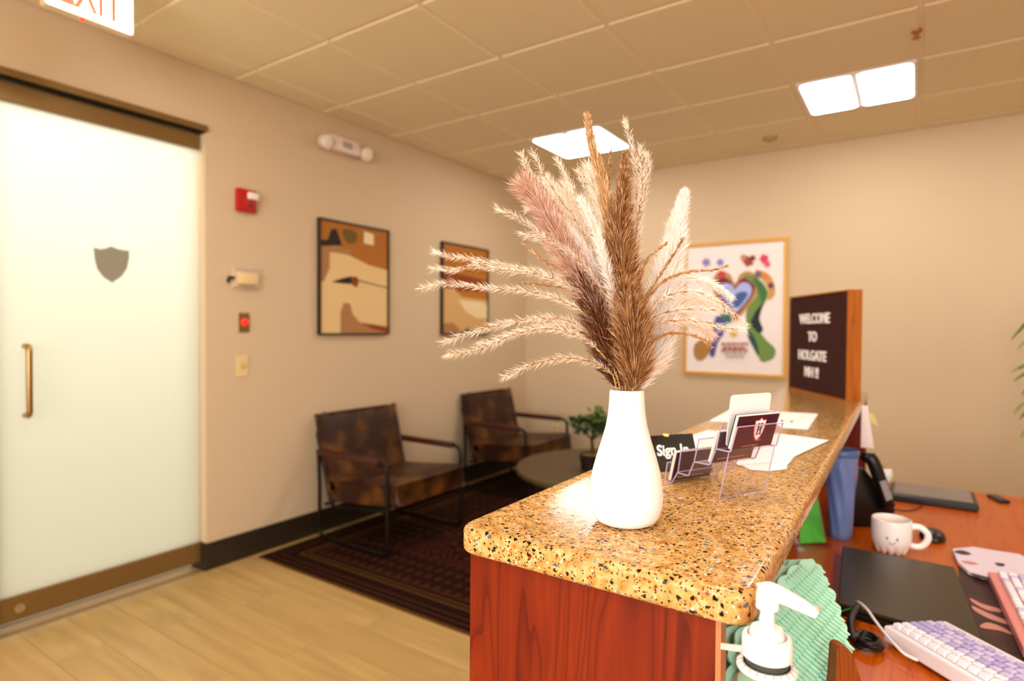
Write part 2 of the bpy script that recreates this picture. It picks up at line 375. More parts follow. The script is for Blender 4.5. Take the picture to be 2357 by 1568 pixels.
lab = {(1, 3): 'square recessed ceiling light with two glowing lenses, behind the tips of the dried grasses', (4, 3): 'square recessed ceiling light with two glowing lenses, towards the right above the back wall'}
LW_ = {(1, -2): 'above the floor before the glass door', (4, -2): 'above the near end of the speckled counter', (7, 3): 'far side over the open floor right of the desk', (7, -2): 'over the receptionist side of the desk', (1, -6): 'in the front corner on the glass door side', (4, -6): 'in the middle of the front row of lights', (7, -6): 'in the front corner farthest from the glass door'}
for (i, j) in sorted(LIGHTS):
    x0, y0 = GX+i*T+.014, GY+j*T+.014; s = T-.028
    t = thing('ceiling_light', (x0+s/2, y0+s/2, ZC-.004), lab.get((i, j), 'two-lens ceiling light '+LW_.get((i, j), '')), 'ceiling light', 'recessed ceiling lights')
    fr = MB(); e = .03
    fr.box(x0, y0, ZC-.004, x0+e, y0+s, ZC+.02).box(x0+s-e, y0, ZC-.004, x0+s, y0+s, ZC+.02).box(x0+e, y0, ZC-.004, x0+s-e, y0+e, ZC+.02).box(x0+e, y0+s-e, ZC-.004, x0+s-e, y0+s, ZC+.02)
    obj('frame', fr, WHITE, t)
    obj('housing', MB().box(x0, y0, ZC+.021, x0+s, y0+s, ZC+.03), WHITE, t)
    m_ = x0+s/2
    obj('centre_bar', MB().box(m_-.017, y0+e, ZC-.003, m_+.017, y0+s-e, ZC+.02), WHITE, t)
    for a, b in ((x0+e*.6, m_-.018), (m_+.018, x0+s-e*.6)):
        obj('lens', MB().prism([(p, q, ZC-.006) for p, q in rrect(a, y0+e*.6, b, y0+s-e*.6, .035)], (0, 0, .02)), LENS, t)

struct('baseboard_left', MB().box(XL, DY1, 0, XL+.012, YB, .152).box(XL-.14, DY1-.012, 0, XL+.012, DY1, .152), BASEB, bevel=.003)
struct('baseboard_back', MB().box(XL+.012, YB-.012, 0, XR, YB, .152), BASEB, bevel=.003)
struct('baseboard_right', MB().box(XR-.012, YF, 0, XR, YB-.012, .152), BASEB, bevel=.003)

# door: frosted glass leaf in bronze rails, corridor beyond it
FROST = bpy.data.materials.new('frosted_glass'); FROST.use_nodes = True
nt = FROST.node_tree; b = nt.nodes['Principled BSDF']; b.inputs['Base Color'].default_value = lin('#e6e8dc'); b.inputs['Roughness'].default_value = .35
tr = nt.nodes.new('ShaderNodeBsdfTranslucent'); tr.inputs[0].default_value = lin('#f6f4ea'); mx = nt.nodes.new('ShaderNodeMixShader'); mx.inputs[0].default_value = .72
nt.links.new(b.outputs[0], mx.inputs[1]); nt.links.new(tr.outputs[0], mx.inputs[2]); nt.links.new(mx.outputs[0], nt.nodes['Material Output'].inputs[0])
DX = -3.325
door = struct('door_1', MB().box(DX-.006, DY0+.003, .15, DX+.006, DY1-.012, 2.36), FROST)
obj('top_rail', MB().box(DX-.022, DY0+.003, 2.345, DX+.022, DY1-.012, 2.43), BRONZE, door, bevel=.003, label='bronze top rail')
br = obj('bottom_rail', MB().box(DX-.022, DY0+.003, .045, DX+.022, DY1-.012, .155), BRONZE, door, bevel=.003, label='bronze bottom rail')
obj('lock_cylinder', MB().cyl((DX+.022, .965, .098), (DX+.027, .965, .098), .02), mat('nickel', '#c8b8a0', .3, metal=.9), br)
hp = [at(52, 797, 'x', DX+.01), at(72, 799, 'x', DX+.055), at(72, 955, 'x', DX+.055), at(52, 957, 'x', DX+.01)]
hy = (hp[1].y+hp[0].y)/2; hz0, hz1 = hp[0].z, hp[3].z
obj('door_handle', MB().tube(fillet([(DX+.006, hy, hz0), (DX+.06, hy, hz0), (DX+.06, hy, hz1), (DX+.006, hy, hz1)], .03), .0125, 12), mat('brushed_bronze', '#a8844e', .3, metal=.9), door, smooth=True, label='brushed bronze pull handle')
# shield-shaped grey decal
sp_ = [(215, 570), (232, 574), (243, 572), (256, 567), (270, 573), (283, 576), (297, 577), (297, 595), (292, 618), (280, 636), (258, 651), (238, 638), (224, 620), (218, 598)]
obj('shield_decal', MB().prism([at(x, y, 'x', DX+.0065) for x, y in sp_], (.0006, 0, 0)), mat('grey_film', '#8d8674', .6), door, label='grey shield emblem')
hd = struct('trim_1', MB().box(XL-.05, .4, 2.44, XL+.02, DY1+.006, 2.472), BRONZE, bevel=.002)
obj('track', MB().box(XL-.05, .4, 2.432, XL+.004, DY1-.002, 2.44), BLACKM, hd)
struct('trim_2', MB().box(XL-.1, .4, 0, XL-.02, DY0, 2.432), BRONZE, bevel=.003)
cw = mat('corridor_paint', '#f2efe6', .8)
mb = MB().box(-6.2, -1.5, 0, -6.1, 4.2, 2.9).box(-6.1, 4.1, 0, XL-.14, 4.2, 2.9).box(-6.1, -1.5, 0, XL-.14, -1.4, 2.9)
struct('wall_corridor', mb, cw)
struct('ceiling_corridor', MB().box(-6.2, -1.5, 2.9, XL-.14, 4.2, 3.0), cw)
struct('floor_corridor', MB().box(-6.2, -1.5, -.06, XL-.14, 4.2, 0), mat('corridor_floor', '#9b9788', .6))
for n_, (lx, ly) in enumerate(((-4.3, 1.0), (-4.3, 2.6))):
    ld = bpy.data.lights.new('corridor_lamp', 'AREA'); ld.shape = 'RECTANGLE'; ld.size = .9; ld.size_y = .9; ld.energy = CORRIDOR; ld.color = (.95, 1, .99)
    lo = bpy.data.objects.new('corridor_lamp', ld); C.objects.link(lo); lo.location = (lx, ly, 2.88)

# ------------------------------------------------------------------ reception counter
CT = 1.11; TH = .035
FL, FR_, YN, YFAR = -.482, -.124, .588, 2.9
cb = thing('reception_counter', (-.31, 1.75, 0), 'tall cherry wood counter base carrying the speckled top', 'counter')
obj('end_panel', MB().box(-.478, .613, 0, -.163, .631, CT-TH), CHERRY, cb)
obj('edge_strip', MB().box(-.1628, .612, 0, -.1575, .632, CT-TH), mat('edge_band', '#c07a4c', .3), cb, label='pale edge band')
obj('side_panel', MB().box(-.318, .632, 0, -.300, 2.862, CT-TH), CHERRY, cb)
obj('side_panel', MB().box(-.478, .632, 0, -.460, 2.862, CT-TH), CHERRY, cb)
obj('end_panel', MB().box(-.478, 2.862, 0, -.163, 2.88, CT-TH), CHERRY, cb)

def slab(pts2, z0, z1, r):                          # slab with rounded plan corners and rolled edge
    n = len(pts2); P = [Vector((x, y)) for x, y in pts2]; rings = []
    def inset(d):
        out = []
        for i in range(n):
            a = (P[i]-P[i-1]).normalized(); b_ = (P[(i+1) % n]-P[i]).normalized(); na = Vector((-a.y, a.x)); nb = Vector((-b_.y, b_.x)); m_ = (na+nb)
            m_ = m_/max(m_.dot(na), .2) if m_.length > 1e-6 else na
            out.append(P[i]+m_*d)
        return out
    for k in range(5): a = math.pi/2*k/4; rings.append((inset(r*(1-math.sin(a))), z0+r*(1-math.cos(a))))
    for k in range(5): a = math.pi/2*k/4; rings.append((inset(r*(1-math.cos(a))), z1-r*(1-math.sin(a))))
    mb = MB(); vs = [(p.x, p.y, z) for ring, z in rings for p in ring]; m = len(rings)
    fs = [tuple(range(n-1, -1, -1)), tuple((m-1)*n+i for i in range(n))]+[(k*n+i, k*n+(i+1) % n, (k+1)*n+(i+1) % n, (k+1)*n+i) for k in range(m-1) for i in range(n)]
    return mb.add(vs, fs)
corners = [(FL, YN), (FR_, YN), (-.162, YFAR), (FL, YFAR)]; pl = []
for i in range(4):
    a = Vector(corners[i-1]); b_ = Vector(corners[i]); c_ = Vector(corners[(i+1) % 4]); R_ = .028
    p0 = b_+(a-b_).normalized()*R_; p1 = b_+(c_-b_).normalized()*R_
    pl += [tuple(p0.lerp(b_, t/7).lerp(b_.lerp(p1, t/7), t/7)) for t in range(8)]
obj('countertop', slab(pl, CT-TH, CT, .008), GRANITE, smooth=True, label='tan speckled stone countertop under the white vase', cat='countertop')

# desk
obj('desk', MB().box(-.299, .634, .705, 1.45, 2.860, .74).box(-.156, .35, .705, 1.45, .634, .74).box(-.162, 2.860, .705, 1.45, 2.935, .74), DESKWOOD, bevel=.004, label='orange-brown wooden desktop below the counter, with a mug on it', cat='desk')
dl = thing('desk_pedestal', (.645, 1.6, 0), 'cherry wood side panels carrying the orange-brown desktop', 'desk frame')
obj('side_panel', MB().box(-.155, .4, 0, -.137, .605, .705), CHERRY, dl); obj('back_panel', MB().box(-.12, 2.9, 0, 1.42, 2.918, .705), CHERRY, dl); obj('side_panel', MB().box(1.40, .4, 0, 1.42, 2.9, .705), CHERRY, dl)

# ------------------------------------------------------------------ vase and dried grasses
VC = dep(1441, 1100, .775); VX, VY = VC.x, VC.y
def vz(py): return H-(py-757)*.775/FPX
outer = [(.020, CT+.0005), (.030, CT+.001), (.0385, CT+.005), (.0432, CT+.0125), (.0466, CT+.025), (.0472, CT+.036), (.0462, CT+.050), (.0432, CT+.068), (.0378, CT+.088), (.0316, CT+.108), (.0266, CT+.126), (.0240, CT+.142), (.0228, CT+.156), (.0222, CT+.168), (.0218, CT+.1715), (.0205, CT+.173)]
inner = [(.0188, CT+.1715), (.0185, CT+.16), (.020, CT+.13), (.028, CT+.10), (.036, CT+.06), (.034, CT+.02), (.001, CT+.012)]
vase = obj('vase', MB().lathe(outer+inner, (VX, VY, 0), 48), mat('matte_ceramic', '#f6f1ec', .75, bump=(90, .12)), smooth=True, label='matt white teardrop ceramic vase on the countertop', cat='vase')

HC = {'cream': hair_mat('cream_hair', [(0, '#e4bd92'), (.3, '#fff0de'), (1, '#fffaf2')]), 'white': hair_mat('white_hair', [(0, '#eed6c4'), (.3, '#fff6ee'), (1, '#fffaf4')]),
      'tan': hair_mat('tan_hair', [(0, '#a06a2c'), (.5, '#dcae72'), (1, '#f6dcb4')]), 'brown': hair_mat('brown_hair', [(0, '#5c2c0e'), (.45, '#a86e38'), (.8, '#d6a46a'), (1, '#f6dab2')]),
      'rose': hair_mat('rose_hair', [(0, '#a8745a'), (.5, '#e0b8a0'), (1, '#fbe4d4')]), 'dark': hair_mat('dark_hair', [(0, '#3a1206'), (.6, '#6e3416'), (1, '#b87848')]),
      'stalk': mat('dry_stalk', '#b98a4c', .7), 'seed': mat('dry_seed', '#8f5a26', .7)}
def cpx(x, y): return 940+x/2.34, 250+y/2.34
def make_path(c_pts, w0, w1):
    n = len(c_pts); out = []
    for k, (x, y) in enumerate(c_pts):
        t = k/(n-1); px, py = cpx(x, y); out.append(dep(px, py, w0+(w1-w0)*t**1.4))
    # enter the vase
    first = Vector((VX+(out[0].x-VX)*.3, VY+(out[0].y-VY)*.3, CT+.12)); out[0] = Vector((VX+max(-.012, min(.012, out[0].x-VX)), VY+max(-.012, min(.012, out[0].y-VY)), CT+.175))
    low = Vector((VX+(out[0].x-VX)*-.6, VY+(out[0].y-VY)*-.6, CT+.04))
    return smoothpath([low]+out, 10)
def hairs(path, n, L, spread, w_, t0, t1, rad=0, curve=.3, taper=True, Lend=.6, droop=0):
    t0 = max(t0, .137/max(sum((path[i+1]-path[i]).length for i in range(len(path)-1)), .2))
    P = np.array([tuple(p) for p in path]); seg = np.linalg.norm(np.diff(P, axis=0), axis=1); cum = np.concatenate([[0], np.cumsum(seg)]); tot = cum[-1]
    t = np.random.uniform(t0, t1, n); s = t*tot
    B = np.stack([np.interp(s, cum, P[:, k]) for k in range(3)], 1); s2 = np.minimum(s+.01*tot, tot); s1 = np.maximum(s-.01*tot, 0)
    Tn = np.stack([np.interp(s2, cum, P[:, k])-np.interp(s1, cum, P[:, k]) for k in range(3)], 1); Tn /= np.linalg.norm(Tn, axis=1)[:, None]
    rnd = np.random.normal(size=(n, 3)); rnd -= Tn*(rnd*Tn).sum(1)[:, None]; rnd /= np.linalg.norm(rnd, axis=1)[:, None]
    ang = np.abs(np.random.normal(spread, spread*.3, n))[:, None]
    D = Tn*np.cos(ang)+rnd*np.sin(ang)
    u = (t-t0)/(t1-t0); env = np.clip(np.minimum(u*4+.45, 1), 0, 1)*(Lend+(1-Lend)*np.clip((1-u)*1.9, 0, 1)) if taper else np.ones(n)
    ln = (L*env*np.random.uniform(.6, 1.25, n))[:, None]
    B = B+rnd*(rad*np.random.uniform(0, 1, n)*env)[:, None]
    side = np.cross(D, np.random.normal(size=(n, 3))); side /= np.linalg.norm(side, axis=1)[:, None]; side *= w_/2
    mid = B+D*ln*.55; D2 = D*(1-curve)+Tn*curve+np.array([0, 0, -droop]); D2 /= np.linalg.norm(D2, axis=1)[:, None]; tip = mid+D2*ln*.45
    V = np.stack([B-side*.8, B+side*.8, mid-side, mid+side, tip], 1).reshape(-1, 3)
    idx = np.arange(n)*5; F = [(i, i+1, i+3, i+2) for i in idx]+[(i+2, i+3, i+4) for i in idx]
    return V, F
def hair_obj(name, parts, m, parent, **kw):
    mb = MB()
    for V, F in parts: mb.add(V.tolist(), F)
    return obj(name, mb, m, parent, **kw)

def grass(c_pts, w0, w1, kind, label):
    path = make_path(c_pts, w0, w1); N = len(path)
    t = thing('dried_grass_stem', (VX, VY, CT+.02), label, 'dried grass', 'dried grasses in the white vase')
    rs = [.0011*(1-.7*i/(N-1)) for i in range(N)]
    if kind in ('brown', 'dark', 'rose', 'fluff', 'tanplume'): rs = [r*1.4 for r in rs]
    obj('stalk', MB().tube(path, rs, 5), HC['stalk'], t)
    L = sum((path[i+1]-path[i]).length for i in range(N-1))
    if kind == 'reed':
        hair_obj('seed_head', [hairs(path, int(L*1500), .0130, .62, .0004, .5, 1, .0008, .15, Lend=.9), hairs(path, int(L*500), .007, .6, .0006, .36, 1, .0008, .25)], HC['cream'], t, kind='stuff')
        hair_obj('bract', [hairs(path, int(L*800), .005, .42, .0010, .28, .97, .0004, .2, taper=False)], HC['seed'], t, kind='stuff')
    elif kind == 'reedtan':
        hair_obj('seed_head', [hairs(path, int(L*2000), .009, .5, .0005, .4, 1, .001, .35)], HC['tan'], t, kind='stuff')
        hair_obj('bract', [hairs(path, int(L*900), .0055, .42, .0011, .33, 1, .0004, .2, taper=False)], HC['seed'], t, kind='stuff')
    elif kind == 'white':
        hair_obj('seed_head', [hairs(path, int(L*6500), .015, .6, .0006, .45, 1, .003, .25)], HC['white'], t, kind='stuff')
    elif kind == 'fluff':
        hair_obj('plume', [hairs(path, int(L*30000), .028, .62, .0007, .2, 1, .014, .3, Lend=.28)], HC['white'], t, kind='stuff')
    elif kind == 'haze':
        hair_obj('plume', [hairs(path, int(L*6500), .022, .7, .0004, .3, 1, .009, .3, droop=.15)], HC['cream'], t, kind='stuff')
    elif kind == 'brown':
        hair_obj('plume', [hairs(path, int(L*32000), .023, .78, .0007, .13, 1, .018, .25, Lend=.12)], HC['brown'], t, kind='stuff')
    elif kind == 'dark':
        hair_obj('plume', [hairs(path, int(L*36000), .021, .78, .0007, .15, 1, .015, .25)], HC['dark'], t, kind='stuff')
    elif kind == 'rose':
        hair_obj('plume', [hairs(path, int(L*19000), .024, .75, .0006, .22, 1, .012, .2, Lend=.8)], HC['rose'], t, kind='stuff')
    elif kind == 'tanplume':
        hair_obj('plume', [hairs(path, int(L*16000), .015, .42, .0008, .42, 1, .006, .35, Lend=.5)], HC['tan'], t, kind='stuff')
    return t
G = [
 ([(1120, 1500), (1070, 1410), (960, 1360), (860, 1345), (720, 1365), (600, 1410), (510, 1450)], .77, .72, 'reed', 'lowest of the cream grass heads arching out to the left'),
 ([(1140, 1500), (1040, 1320), (940, 1240), (820, 1195), (700, 1190), (560, 1220), (400, 1290), (210, 1330)], .77, .74, 'reed', 'cream grass arch second from the bottom on the left, long drooping tip'),
 ([(1140, 1500), (1000, 1250), (900, 1190), (760, 1170), (640, 1185), (480, 1240), (380, 1262)], .78, .83, 'reed', 'shorter cream grass arch tucked between two longer low left arches'),
 ([(1150, 1500), (1040, 1290), (950, 1200), (850, 1140), (720, 1130), (560, 1150), (400, 1190), (260, 1232), (190, 1262)], .78, .78, 'reed', 'cream grass arch third from the bottom on the left, ending over the wall art'),
 ([(1150, 1500), (1060, 1230), (980, 1130), (880, 1060), (760, 1010), (620, 980), (480, 970), (330, 955), (200, 945), (75, 970)], .78, .75, 'reed', 'grass stem reaching furthest left of all with a thin level tip'),
 ([(1155, 1500), (1080, 1230), (1000, 1080), (880, 970), (760, 910), (620, 880), (480, 865), (350, 850), (240, 870), (130, 865)], .78, .78, 'reed', 'level cream grass head just above the one reaching furthest left'),
 ([(1155, 1500), (1090, 1230), (980, 1020), (850, 930), (720, 885), (600, 860), (450, 835), (330, 810), (230, 800), (140, 770)], .79, .83, 'reed', 'uppermost of the level grass heads crossing the small wall art'),
 ([(1155, 1500), (1100, 1200), (1000, 1050), (880, 985), (740, 950), (620, 940)], .79, .86, 'reedtan', 'thin brown seeded stem hidden below the level left grass heads'),
 ([(1160, 1500), (1110, 1250), (1020, 1050), (920, 930), (780, 850), (680, 780), (620, 730)], .79, .85, 'reedtan', 'sparse tan seed stem angled up left beneath the rose plume'),
 ([(1165, 1500), (1120, 1200), (1050, 1000), (950, 850), (800, 730), (680, 650), (580, 585), (480, 540)], .78, .76, 'reed', 'cream grass slanting up left with its curled tip left of the rose plume'),
 ([(1165, 1500), (1120, 1200), (1050, 980), (950, 870), (830, 790), (720, 710), (600, 675)], .79, .82, 'reed', 'cream grass head just under the one with the curled tip'),
 ([(1165, 1500), (1120, 1200), (1060, 1000), (960, 800), (840, 600), (740, 440), (650, 330), (605, 240)], .79, .80, 'reed', 'tall grass at the upper left, leftmost of its row of tips'),
 ([(1165, 1500), (1120, 1200), (1070, 1000), (1000, 800), (900, 600), (790, 450), (720, 340), (670, 235)], .79, .83, 'reed', 'tall grass at the upper left, second tip in the row'),
 ([(1170, 1500), (1130, 1200), (1090, 1000), (1030, 800), (960, 600), (880, 420), (830, 330), (800, 270)], .79, .81, 'reed', 'tall cream grass whose tip ends just under the ceiling light corner'),
 ([(1170, 1500), (1130, 1200), (1110, 1000), (1070, 850), (1010, 600), (960, 440), (910, 330)], .79, .85, 'reed', 'cream grass between the ceiling light corner and the tallest tan plume'),
 ([(1170, 1500), (1140, 1200), (1120, 1000), (1080, 750), (1040, 560), (1000, 420), (960, 300)], .79, .84, 'haze', 'pale loose plume behind the tallest tan plume'),
 ([(1165, 1500), (1125, 1200), (1060, 950), (1000, 780), (930, 640), (870, 520), (850, 400)], .8, .86, 'haze', 'pale loose plume filling the gap left of the white braided head'),
 ([(1168, 1500), (1130, 1200), (1090, 1000), (1050, 860), (1000, 760), (940, 690), (860, 640)], .8, .84, 'haze', 'short pale loose plume low between the rose and centre plumes'),
 ([(1165, 1500), (1125, 1200), (1070, 980), (1000, 840), (900, 700), (800, 590), (700, 545), (640, 545)], .79, .79, 'white', 'white-tipped grass curling over the rose plume'),
 ([(1160, 1500), (1110, 1200), (1040, 950), (960, 760), (890, 600), (820, 480), (740, 380)], .8, .87, 'haze', 'pale loose plume behind the rose plume'),
 ([(1175, 1500), (1150, 1200), (1130, 1000), (1100, 700), (1040, 380), (985, 180), (965, 45)], .785, .80, 'tanplume', 'tallest tan plume, rising in front of the ceiling light'),
 ([(1175, 1500), (1150, 1200), (1110, 900), (1075, 500), (1092, 220)], .79, .82, 'reedtan', 'thin upright seed stem just right of the tallest tan plume'),
 ([(1190, 1500), (1210, 1200), (1215, 900), (1230, 500), (1215, 250), (1165, 65)], .8, .85, 'reed', 'upright cream grass with a white tip at the right corner of the ceiling light'),
 ([(1190, 1500), (1220, 1200), (1225, 1000), (1225, 700), (1260, 400), (1250, 200)], .79, .80, 'reed', 'upright cream grass along the right side of the brown centre plume'),
 ([(1190, 1500), (1210, 1200), (1230, 900), (1250, 600), (1290, 330), (1280, 235)], .8, .87, 'reed', 'rightmost of the upright grasses above the brown centre plume'),
 ([(1170, 1500), (1140, 1200), (1090, 950), (1030, 740), (990, 610), (930, 485)], .77, .75, 'white', 'small bright white braided seed head in the middle of the bunch'),
 ([(1290, 1500), (1330, 1300), (1375, 1000), (1420, 800), (1455, 600), (1490, 450)], .8, .88, 'fluff', 'big white fluffy plume leaning right'),
 ([(1130, 1500), (1070, 1280), (985, 1040), (905, 900)], .785, .79, 'dark', 'dark maroon plume low on the left of the bunch'),
 ([(1130, 1500), (1090, 1330), (1010, 1060), (890, 860), (790, 660), (700, 510), (605, 400)], .79, .79, 'rose', 'dusty rose plume leaning left above the dark maroon one'),
 ([(1200, 1510), (1190, 1300), (1165, 1050), (1148, 850), (1140, 680), (1155, 480), (1165, 235)], .775, .79, 'brown', 'thick golden-brown plume standing upright in the centre'),
 ([(1210, 1510), (1215, 1330), (1195, 1130), (1150, 950), (1090, 820)], .762, .765, 'brown', 'shorter brown plume in front of the golden-brown centre plume'),
 ([(1205, 1500), (1225, 1200), (1240, 950), (1300, 800), (1385, 730)], .78, .77, 'reedtan', 'short brown seed stem curving right, topmost of those on the right'),
 ([(1215, 1500), (1250, 1100), (1330, 940), (1420, 800), (1480, 700)], .78, .76, 'reedtan', 'straight seed stem crossing in front of the white fluffy plume'),
 ([(1215, 1500), (1240, 1200), (1270, 1060), (1350, 950), (1450, 895), (1560, 875), (1640, 870), (1710, 850)], .78, .80, 'reedtan', 'tan seed stem arching right with its tip lifted at the poster flowers'),
 ([(1230, 1500), (1250, 1230), (1285, 1110), (1350, 1030), (1460, 990), (1560, 990), (1680, 1050), (1760, 1120), (1820, 1165)], .78, .78, 'reed', 'grass arching right and drooping over the painted heart'),
 ([(1230, 1500), (1250, 1200), (1290, 1060), (1350, 970), (1430, 925), (1530, 915), (1640, 950), (1740, 1020)], .79, .84, 'white', 'cream-white grass arch just above the one drooping over the painted heart'),
 ([(1230, 1500), (1250, 1250), (1285, 1160), (1350, 1110), (1440, 1088), (1540, 1080), (1620, 1085), (1680, 1090)], .78, .80, 'reed', 'middle grass arch on the right, nearly level'),
 ([(1235, 1500), (1255, 1280), (1290, 1200), (1360, 1155), (1480, 1140), (1600, 1150), (1700, 1180), (1810, 1190)], .78, .79, 'reed', 'long low grass arch reaching furthest right'),
 ([(1245, 1500), (1260, 1350), (1300, 1265), (1370, 1225), (1450, 1210), (1560, 1230), (1630, 1285)], .78, .77, 'reedtan', 'lowest thin stem arching to the right'),
 ([(1250, 1500), (1290, 1250), (1360, 1120), (1470, 1050), (1580, 1020), (1680, 1080)], .81, .92, 'haze', 'soft pale plume at the right beneath the arching stems'),
 ([(1250, 1500), (1290, 1280), (1370, 1180), (1480, 1130), (1570, 1160), (1640, 1230)], .81, .93, 'haze', 'lower soft pale plume at the right'),
]
for g in G: grass(*g)

# ------------------------------------------------------------------ business card holder, cards, papers
hd_ = Vector((.459, .888, 0)).normalized(); hn = Vector((.888, -.459, 0)).normalized(); P0 = Vector((-.238, .902, CT))
def hl(s, d_, z): return P0+hn*s+hd_*d_+Vector((0, 0, z))
ht = thing('business_card_holder', P0, 'clear acrylic tiered stand holding business cards beside the vase', 'card holder')
def sheet(path, d0, d1, th=.0022):
    P = [Vector((a, b)) for a, b in path]; n = len(P); L_, R2 = [], []
    for i in range(n):
        t = (P[min(i+1, n-1)]-P[max(i-1, 0)]).normalized(); q = Vector((-t.y, t.x))*th/2; L_.append(P[i]+q); R2.append(P[i]-q)
    vs = [hl(p.x, d, p.y) for d in (d0, d1) for p in L_+R2]; m = 2*n; fs = []
    for i in range(n-1):
        fs += [(i, i+1, m+i+1, m+i), (n+i+1, n+i, m+n+i, m+n+i+1), (i+1, i, n+i, n+i+1), (m+i, m+i+1, m+n+i+1, m+n+i)]
    fs += [(0, m, m+n, n), (n-1, 2*n-1, m+2*n-1, m+n-1)]
    return MB().add(vs, fs)
def fil2(p, r=.003): return [(v.x, v.y) for v in fillet([(a, b, 0) for a, b in p], r, 4)]
W = .0995; Z = .0012
def tier(path):
    o = obj('card_tier', sheet(path, 0, W), ACRYL, ht)
    for d_ in (0, W): obj('tier_edge', MB().tube([hl(a_, d_, b_) for a_, b_ in path], .0012, 6), ACEDGE, o)
    for e_ in (path[0], path[-1]): obj('tier_edge', MB().tube([hl(e_[0], 0, e_[1]), hl(e_[0], W, e_[1])], .0010, 6), ACEDGE, o)
tier(fil2([(-.1083, .0331), (-.114, Z), (-.0984, Z), (-.0842, .0225)]))
tier(fil2([(-.0776, .058), (-.0842, .0215), (-.0613, .0215), (-.0497, .0454)]))
tier(fil2([(-.040, .083), (-.0497, .0460), (-.0180, .0475), (-.0066, .0735)]))
tier(fil2([(.0022, .1095), (-.0062, .0740), (.0205, .0742), (.0320, .1120)]))
bs_ = obj('back_support', sheet([(.0175, .0722), (.0009, 0)], 0, W), ACRYL, ht)
for d_ in (0, W): obj('support_edge', MB().tube([hl(.0175, d_, .0722), hl(.0009, d_, .001)], .0009, 6), ACEDGE, bs_)
obj('support_edge', MB().tube([hl(.0009, 0, .001), hl(.0009, W, .001)], .0007, 6), ACEDGE, bs_)
CARD_D = mat('dark_card', '#3a1222', .4); CARD_W = mat('card_stock', '#efe8dd', .6); CARD_K = mat('dark_card_edge', '#26222e', .5)
def shield_pts(c, ax, ay, w_, h_):
    base = [(-.5, .42), (-.3, .40), (-.12, .44), (0, .52), (.12, .44), (.3, .40), (.5, .42), (.5, .1), (.42, -.15), (.25, -.38), (0, -.52), (-.25, -.38), (-.42, -.15), (-.5, .1)]
    return [c+ax*x*w_+ay*y*h_ for x, y in base]
def card_stack(s0, z0, s1, z1, n, th, d0, printed, grp, labels):
    # (s0,z0) bottom and (s1,z1) top of the foremost card; the rest follow behind it
    up = (hn*(s1-s0)+Vector((0, 0, z1-z0))); h = up.length; up.normalize(); nn = hd_.cross(up)
    if nn.dot(hn) < 0: nn = -nn
    for k in range(n):
        o_ = hl(s0, d0, z0)-nn*(th*k)*1.12+hd_*random.uniform(-.0006, .0006)
        q = [o_, o_+hd_*.087, o_+hd_*.087+up*h, o_+up*h]
        front = k == 0 and printed
        c = thing('business_card', o_, labels[0] if front else labels[1], 'business card', None if front else grp) if front else None
        mb_ = MB().prism(q, -nn*th)
        if front:
            obj('card', mb_, CARD_D, c)
            ctr = o_+hd_*.049+up*h*.56
            obj('stripe', MB().prism([o_+up*h*.49+nn*.0001, o_+hd_*.087+up*h*.49+nn*.0001, o_+hd_*.087+up*h*.53+nn*.0001, o_+up*h*.53+nn*.0001], nn*.0001), mat('navy_print', '#10122e', .5), c)
            e = obj('emblem', MB().prism(shield_pts(ctr+nn*.0002, hd_, up, .024, .037), nn*.0002), mat('crest_red', '#d63a20', .5), c, label='red-edged white shield emblem with letter H')
            obj('emblem_field', MB().prism(shield_pts(ctr+nn*.0005, hd_, up, .021, .0335), nn*.0002), PAPER, e)
            Hm = MB(); cc = ctr+nn*.0008+up*.001
            def bar(x0, x1, y0, y1): Hm.prism([cc+hd_*x0+up*y0, cc+hd_*x1+up*y0, cc+hd_*x1+up*y1, cc+hd_*x0+up*y1], nn*.0002)
            for sx in (-1, 1):
                a_, b2 = sorted((sx*.0022, sx*.0044)); bar(a_, b2, -.0085, .0085)
                a_, b2 = sorted((sx*.0008, sx*.0058)); bar(a_, b2, -.0092, -.0078); bar(a_, b2, .0078, .0092)
            bar(-.0024, .0024, -.0026, -.0008); bar(-.0024, .0024, .0008, .0026)
            obj('letter', Hm, mat('ink_black', '#1b1618', .5), e)
            tx = text_mb('Holgate', .0042, .00008, 0, hd_, up, o_+hd_*.052+up*h*.2+nn*.0003); obj('print_line', tx, mat('grey_print', '#b7a0a8', .5), c)
            tx = text_mb('www.holgate', .0042, .00008, 0, hd_, up, o_+hd_*.038+up*h*.05+nn*.0003, 1.6); obj('print_line', tx, mat('gold_print', '#c79a78', .5), c)
        else:
            o2 = obj('business_card', mb_, CARD_K if k >= n-2 and printed else CARD_W, label=labels[1], cat='business card', group=grp)
card_stack(.0180, .0765, .0325, .1265, 8, .00085, .004, True, 'business cards behind the printed one in the top tier', ['dark maroon business card printed with an H shield, front of the top tier', 'plain edge-on business card stacked behind the H shield card in the top tier'])
card_stack(-.0205, .0500, -.0045, .0990, 6, .00085, .004, False, 'cards in the third tier', ['', 'pale business card packed in the tier just below the H shield card'])
card_stack(-.1045, .0035, -.0915, .0525, 6, .00085, .004, False, 'cards in the lowest tier', ['', 'pale business card packed in the lowest tier of the acrylic stand'])
